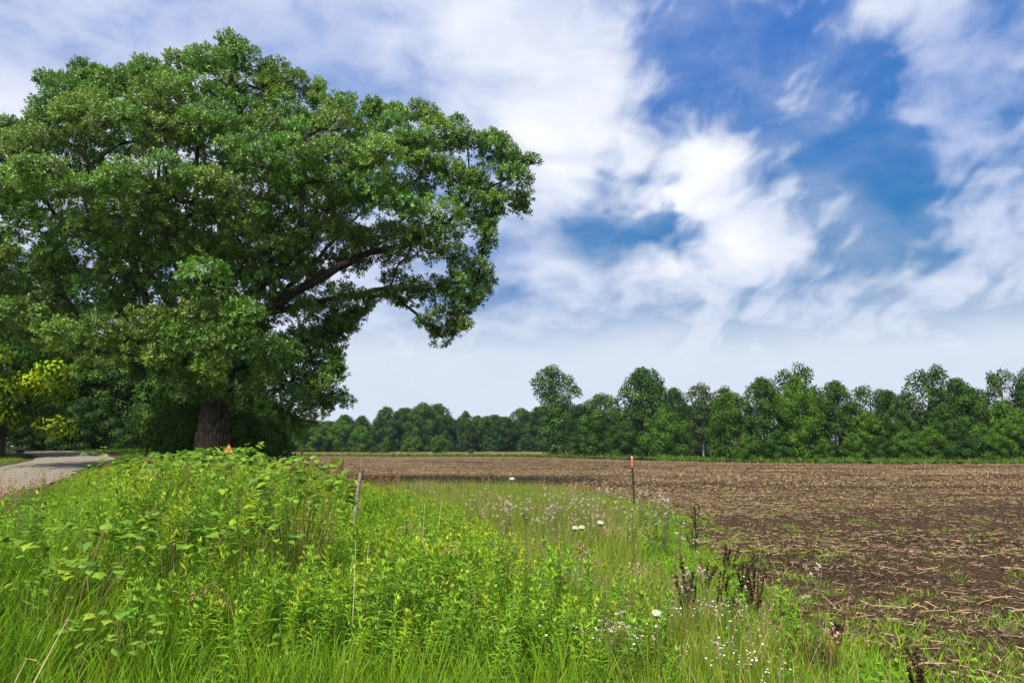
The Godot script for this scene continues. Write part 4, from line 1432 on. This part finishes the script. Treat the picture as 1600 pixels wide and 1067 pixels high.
	for q in dead:
		var o := thing("dead_weed", on_ground(q[0], -q[1]), q[3], "dead weed")
		var s := Shape.new()
		var hd := Shape.new()
		for k in (9 if q[2] > 0.6 and q[1] < 12 else 4):
			var top := Vector3(rng.randfn() * 0.08, 1.15 * q[2] * rng.randf_range(0.6, 1.0), rng.randfn() * 0.08)
			var foot := Vector3(rng.randfn() * 0.04, 0, rng.randfn() * 0.04)
			s.tube([foot, foot.lerp(top, 0.5), top], [0.006, 0.005, 0.003], 5, Color(0.035, 0.024, 0.017), false)
			for m in 70:
				var f := rng.randf_range(0.25, 1.0)
				var dv := (rv() + Vector3.UP * 0.3).normalized()
				hd.leaf(foot.lerp(top, f), dv, dv.cross(rv()).normalized(), rng.randf_range(0.02, 0.05), 0.02, Vector3.ZERO, shade(Color(0.04, 0.024, 0.016), 0.7, 1.4))
		part("stem", s.done(), dm, o)
		part("seed_heads", hd.done(), dm, o)
	# clump of dying reeds at the right
	var rc := thing("reed_clump", on_ground(2.65, -6.55), "dark clump of half-dead brown and olive reeds near the bottom right", "reeds")
	part("dry_blades", grass_tuft(90, 0.28, 0.25, 0.62, 0.008, 0.26, Color(0.1, 0.085, 0.03), 0.45, Color(0.26, 0.16, 0.06)), gm, rc)
	part("dark_blades", grass_tuft(120, 0.24, 0.12, 0.42, 0.012, 0.3, Color(0.035, 0.025, 0.016), 0.2, Color(0.1, 0.1, 0.03)), dm, rc)

	# white daisies
	var fl := []
	for i in 3:
		var st := Shape.new()
		var pt := Shape.new()
		var ce := Shape.new()
		for k in 5 + i * 2:
			var top := Vector3(rng.randfn() * 0.08, rng.randf_range(0.75, 1.0), rng.randfn() * 0.08)
			st.tube([Vector3.ZERO, Vector3(top.x * 0.25, top.y * 0.6, top.z * 0.25), top], [0.003, 0.0025, 0.0016], 4, Color(0.11, 0.17, 0.04), false)
			var nn := (Vector3.UP + rv() * 0.5).normalized()
			var e1 := nn.cross(rv()).normalized()
			for m in 11:
				var dv := e1.rotated(nn, TAU * m / 11.0)
				pt.leaf(top, dv, nn.cross(dv), 0.018, 0.009, nn * 0.001, Color(0.82, 0.8, 0.84))
			for m in 6:
				var dv := e1.rotated(nn, TAU * m / 6.0)
				var dw := e1.rotated(nn, TAU * (m + 1) / 6.0)
				ce.face(top + nn * 0.004, top + dv * 0.005 + nn * 0.002, top + dw * 0.005 + nn * 0.002, Color(0.6, 0.42, 0.03))
		for k in 12:
			var dv := Vector3(rng.randfn(), rng.randf(), rng.randfn()).normalized()
			lance_leaf(st, Vector3(0, rng.randf_range(0.1, 0.7), 0), dv, 0.07, 0.012, 0.3, Color(0.09, 0.17, 0.03))
		st.smooth = false
		fl.append([st.done(), pt.done(), ce.done()])
	var groups := [[0.92, 5.9, 14, 0.25, 0.62, "left clump of small white daisies in the near meadow"], [1.75, 6.6, 13, 0.3, 0.6, "upper clump of small white daisies by the dark dead stalks"], [1.75, 5.35, 13, 0.28, 0.5, "right clump of small white daisies above the bottom edge"], [2.4, 8.0, 4, 0.5, 0.5, "scattered white daisies before the dead stalks"]]
	for g in groups:
		for k in int(g[2]):
			var i := k % 3
			var o := thing("daisy_plant", Vector3.ZERO, g[5], "daisy", g[5])
			part("stem", fl[i][0], gm, o)
			part("petals", fl[i][1], leafy(0.6, 0.6, 0.3), o)
			part("flower_centre", fl[i][2], stem_m, o)
			o.transform = spot(g[0] + rng.randfn() * g[3] * 0.7, g[1] + rng.randfn() * g[3], g[4] * 0.85, g[4] * 1.15)

	# flat white umbels
	for q in [[0.0, 11.0, 1.5, 0.042, "single tall white umbel standing out against the brown field"], [0.63, 7.0, 1.2, 0.027, "leftmost of three white umbels close together in the meadow"], [0.71, 7.15, 1.19, 0.029, "middle one of three white umbels close together"], [0.92, 7.3, 1.22, 0.03, "rightmost of three white umbels, slightly higher"], [1.02, 5.05, 0.84, 0.03, "lone low white umbel left of the daisies"]]:
		var g := on_ground(q[0], -q[1])
		var h: float = q[2] - g.y
		var o := thing("wild_carrot", g, q[4], "wildflower")
		var st := Shape.new()
		var hd := Shape.new()
		st.tube([Vector3.ZERO, Vector3(0.01, h * 0.5, 0), Vector3(0, h - 0.04, 0)], [0.004, 0.0035, 0.0025], 5, Color(0.12, 0.17, 0.05), false)
		for k in 60:
			var a := k * 2.39996
			var r: float = q[3] * sqrt((k + 0.5) / 60.0)
			var c := Vector3(cos(a) * r, h - 4.0 * r * r - 0.4 * r * sin(a), sin(a) * r * 0.9)
			st.tube([Vector3(0, h - 0.04, 0), c], [0.001, 0.0008], 3, Color(0.13, 0.19, 0.06), false)
			for m in 9:
				var dv := (rv() + Vector3.UP * 1.2).normalized()
				hd.leaf(c + rv() * 0.004, dv, dv.cross(rv()).normalized(), 0.009, 0.007, Vector3.ZERO, shade(Color(0.72, 0.75, 0.6), 0.85, 1.08))
		part("stem", st.done(), stem_m, o)
		part("umbel", hd.done(), leafy(0.7, 0.5, 0.2), o)

	# nodding brown grass plumes
	for q in [[-2.05, 5.3, 0.98, "large reddish nodding plume bent over the near goldenrod"], [-5.2, 10.2, 1.2, "tan plume on the bank below the vine crest, leftmost"], [-4.9, 9.8, 1.15, "tan plume on the bank beside the leftmost one"], [-5.6, 9.0, 1.0, "rusty plume near the left side of the bank"], [-1.0, 8.2, 1.15, "tan plume among bright goldenrod right of the vine mound"], [-4.2, 13.5, 1.2, "small plume right below the orange sign"], [-6.9, 12.0, 1.1, "brown plume toward the road on the upper bank"], [-7.6, 11.2, 1.05, "pale plume at the left end of the upper bank"], [-3.7, 7.6, 1.0, "plume between the vine patches on the left bank"], [-0.4, 6.9, 1.1, "short brown plume at the right end of the goldenrod"]]:
		var o := thing("grass_plume", on_ground(q[0], -q[1]), q[3], "grass plume")
		var g := rng.randf_range(2.4, 3.8)
		var out := Vector3(cos(g), 0, sin(g) * 0.4)
		var h: float = q[2]
		var pts := [Vector3.ZERO, Vector3(0, h * 0.5, 0) - out * 0.05, Vector3(0, h * 0.88, 0) + out * 0.05, Vector3(0, h * 0.98, 0) + out * 0.18, Vector3(0, h * 0.93, 0) + out * 0.34]
		var st := Shape.new()
		var hd := Shape.new()
		st.tube(pts, [0.003, 0.0028, 0.0022, 0.0016, 0.001], 4, Color(0.3, 0.22, 0.1), false)
		for k in 46:
			var f := rng.randf()
			var c := (pts[2] as Vector3).lerp(pts[3], f * 2.0) if f < 0.5 else (pts[3] as Vector3).lerp(pts[4], f * 2.0 - 1.0)
			var dv := (out * 0.6 + Vector3.DOWN * rng.randf_range(0.2, 0.9) + rv() * 0.3).normalized()
			hd.leaf(c + Vector3.DOWN * rng.randf() * 0.07, dv, dv.cross(rv()).normalized(), rng.randf_range(0.025, 0.045), 0.008, Vector3.ZERO, shade(Color(0.4, 0.21, 0.12), 0.75, 1.25))
		part("stem", st.done(), stem_m, o)
		part("spikelets", hd.done(), leafy(0.7, 0.4, 0.3), o)

	# bleached stalks at the lower left and centre
	for q in [[-2.75, 3.7, -0.2, 0.95, 0.35, "longest bleached stalk slanting up at the lower left corner"], [-2.85, 3.75, 0.1, 0.8, 0.5, "second bleached stalk leaning across the first one at lower left"], [-2.5, 3.6, -0.1, 0.62, 0.42, "shorter dry stalk low at the left corner"], [-1.6, 3.7, 0.0, 0.7, 0.2, "dry brown stalk upright in the near grass left of centre"], [-0.55, 4.0, -0.1, 0.6, -0.35, "dry stalk leaning left in the near grass at the centre"], [-0.25, 4.3, 0.1, 0.62, 0.3, "dry stalk leaning right in the near grass at the centre"], [-1.2, 9.0, 0.0, 1.3, 0.06, "white dried stem left of the goldenrod middle"], [-1.05, 9.1, 0.0, 1.32, 0.1, "white dried stem beside the other, bent at its top"], [-1.42, 6.3, 0.0, 1.15, 0.02, "pale upright dry stem in the goldenrod"], [-1.36, 6.35, 0.0, 1.12, 0.06, "twin pale dry stem right beside the upright one"]]:
		var o := thing("dry_stalk", on_ground(q[0], -q[1]), q[5], "stalk")
		var s := Shape.new()
		var top := Vector3(q[4] * q[3], q[3], q[2])
		s.tube([Vector3.ZERO, top * 0.5 + Vector3(0.01, 0.02, 0), top], [0.0045, 0.004, 0.002], 5, Color(0.55, 0.46, 0.26))
		part("stem", s.done(), stem_m, o)
		var l := Shape.new()
		lance_leaf(l, top * 0.55, Vector3(0.5, 0.6, 0.3).normalized(), 0.16, 0.008, 0.6, Color(0.5, 0.42, 0.22))
		lance_leaf(l, top * 0.75, Vector3(-0.4, 0.7, 0.3).normalized(), 0.12, 0.007, 0.6, Color(0.5, 0.42, 0.22))
		part("dry_leaf", l.done(), stem_m, o)


# ------------------------------------------------------------------ made things
func build_objects() -> void:
	# marker post with orange top
	var mp := thing("marker_post", on_ground(4.2, -24.0), "thin dark marker post with bright orange top at the field corner", "post")
	mp.rotation.z = 0.025
	var s := Shape.new()
	s.tube([Vector3(0, -0.2, 0), Vector3(0, 1.32, 0)], [0.03, 0.03], 10, Color.WHITE)
	part("pole", s.done(), plain(0.012, 0.014, 0.013, 0.5), mp)
	s = Shape.new()
	s.tube([Vector3(0, 1.31, 0), Vector3(0, 1.33, 0), Vector3(0, 1.6, 0), Vector3(0, 1.62, 0)], [0.031, 0.034, 0.034, 0.031], 12, Color.WHITE)
	part("orange_sleeve", s.done(), plain(0.52, 0.12, 0.055, 0.7), mp)
	s = Shape.new()
	s.tube([Vector3(0, 1.6, 0), Vector3(0, 1.66, 0), Vector3(0, 1.675, 0)], [0.035, 0.035, 0.022], 12, Color.WHITE)
	part("pale_cap", s.done(), plain(0.6, 0.4, 0.34, 0.7), mp)
	# weathered fence post
	var fp := thing("fence_post", on_ground(-2.97, -13.0), "weathered grey split wooden post leaning right among the weeds", "post")
	fp.rotation.z = -0.1
	var post_foot := fp.position.y
	var wood := StandardMaterial3D.new()
	wood.albedo_texture = noise_tex(0.05, 4, 91, [Color(0.05, 0.042, 0.035), Color(0.16, 0.145, 0.125), Color(0.36, 0.34, 0.31)], [0.3, 0.5, 0.75], 256)
	wood.uv1_triplanar = true
	wood.uv1_scale = Vector3(9, 0.9, 9)
	wood.roughness = 0.9
	s = Shape.new()
	s.smooth = false
	var ring := []
	for k in 9:
		var f := k / 8.0
		var r := []
		for j in 7:
			var g := TAU * j / 7.0
			r.append(Vector3(cos(g) * 0.034, lerpf(-0.2, 1.5 - post_foot, f) + (0.03 * sin(g * 2.0) if k == 8 else 0.0), sin(g) * 0.034) + Vector3(grain.get_noise_2d(j * 3.0, k), 0, grain.get_noise_2d(k, j * 3.0)) * 0.012)
		ring.append(r)
	for k in 8:
		for j in 7:
			s.face(ring[k][j], ring[k + 1][j], ring[k][(j + 1) % 7], Color.WHITE)
			s.face(ring[k][(j + 1) % 7], ring[k + 1][j], ring[k + 1][(j + 1) % 7], Color.WHITE)
	for j in 5: s.face(ring[8][0], ring[8][j + 2], ring[8][j + 1], Color.WHITE)
	part("shaft", s.done(), wood, fp)
	# rusty stakes
	for q in [[-6.1, 20.0, 1.4, 0.0, "upright rusty steel stake in front of the far meadow"], [-5.4, 21.0, 1.2, -0.25, "rusty steel stake leaning right near the upright one"]]:
		var o := thing("rusty_stake", on_ground(q[0], -q[1]), q[4], "stake")
		o.rotation.z = q[3]
		s = Shape.new()
		s.box(Transform3D(Basis(), Vector3(0, q[2] * 0.5 - 0.1, 0)), Vector3(0.045, q[2] + 0.2, 0.006), Color.WHITE)
		s.box(Transform3D(Basis(), Vector3(0, q[2] * 0.5 - 0.1, 0.0205)), Vector3(0.006, q[2] + 0.2, 0.035), Color.WHITE)
		part("shaft", s.done(), plain(0.16, 0.06, 0.03, 0.9), o)
		s = Shape.new()
		for k in 7: s.box(Transform3D(Basis(), Vector3(0, 0.25 + k * 0.16, -0.006)), Vector3(0.02, 0.025, 0.008), Color.WHITE)
		part("studs", s.done(), plain(0.12, 0.045, 0.025, 0.9), o)
	# orange warning sign in the vine
	var at := on_ground(-6.28, -15.3)
	var sg := thing("warning_sign", at, "small orange triangular warning sign poking out of the vine", "sign")
	sg.rotation = Vector3(0, 0.3, 0.0)
	var small := 0.7
	var mid: float = 1.93 - at.y
	s = Shape.new()
	s.box(Transform3D(Basis(), Vector3(0, mid * 0.5, -0.03)), Vector3(0.04, mid + 0.1, 0.03), Color.WHITE)
	part("sign_pole", s.done(), plain(0.2, 0.19, 0.17, 0.7), sg)
	s = Shape.new()
	prism(s, [Vector2(-0.16, -0.1) * small, Vector2(0.16, -0.1) * small, Vector2(0.17, -0.085) * small, Vector2(0.015, 0.19) * small, Vector2(-0.015, 0.19) * small, Vector2(-0.17, -0.085) * small], mid, -0.004, 0.004)
	var plate := part("sign_plate", s.done(), plain(0.12, 0.03, 0.015, 0.5), sg)
	s = Shape.new()
	prism(s, [Vector2(-0.135, -0.085) * small, Vector2(0.135, -0.085) * small, Vector2(0.0, 0.16) * small], mid, 0.004, 0.007)
	part("orange_face", s.done(), plain(0.62, 0.31, 0.015, 0.6), plate)
	s = Shape.new()
	for b in [[0.0, 0.045, 0.05, 0.012], [0.012, 0.005, 0.1, 0.022], [0.0, -0.05, 0.13, 0.012]]:
		s.box(Transform3D(Basis(), Vector3(b[0] * small, mid + b[1] * small, 0.009)), Vector3(b[2] * small, b[3] * small, 0.003), Color.WHITE)
	part("black_print", s.done(), plain(0.02, 0.018, 0.015, 0.5), plate)
	# dark box at the bend of the road
	var bx := on_ground(-36.6, -51.4)
	var o2 := thing("roadside_box", bx, "small dark box with pale lid where the lawn meets the road bend", "box")
	o2.rotation.y = 0.4
	s = Shape.new()
	s.box(Transform3D(Basis(), Vector3(0, 0.14, 0)), Vector3(0.46, 0.28, 0.3), Color.WHITE)
	part("case", s.done(), plain(0.015, 0.016, 0.015, 0.6), o2)
	s = Shape.new()
	s.box(Transform3D(Basis(), Vector3(0, 0.3, 0)), Vector3(0.5, 0.035, 0.34), Color.WHITE)
	part("lid", s.done(), plain(0.3, 0.3, 0.28, 0.6), o2)

func prism(s: Shape, pts: Array, y: float, z0: float, z1: float) -> void:
	var k := pts.size()
	for i in k:
		var a: Vector2 = pts[i]
		var b: Vector2 = pts[(i + 1) % k]
		s.face(Vector3(a.x, y + a.y, z0), Vector3(a.x, y + a.y, z1), Vector3(b.x, y + b.y, z1), Color.WHITE)
		s.face(Vector3(a.x, y + a.y, z0), Vector3(b.x, y + b.y, z1), Vector3(b.x, y + b.y, z0), Color.WHITE)
		if i > 0 and i < k - 1:
			var c: Vector2 = pts[0]
			s.face(Vector3(c.x, y + c.y, z1), Vector3(b.x, y + b.y, z1), Vector3(a.x, y + a.y, z1), Color.WHITE)
			s.face(Vector3(c.x, y + c.y, z0), Vector3(a.x, y + a.y, z0), Vector3(b.x, y + b.y, z0), Color.WHITE)
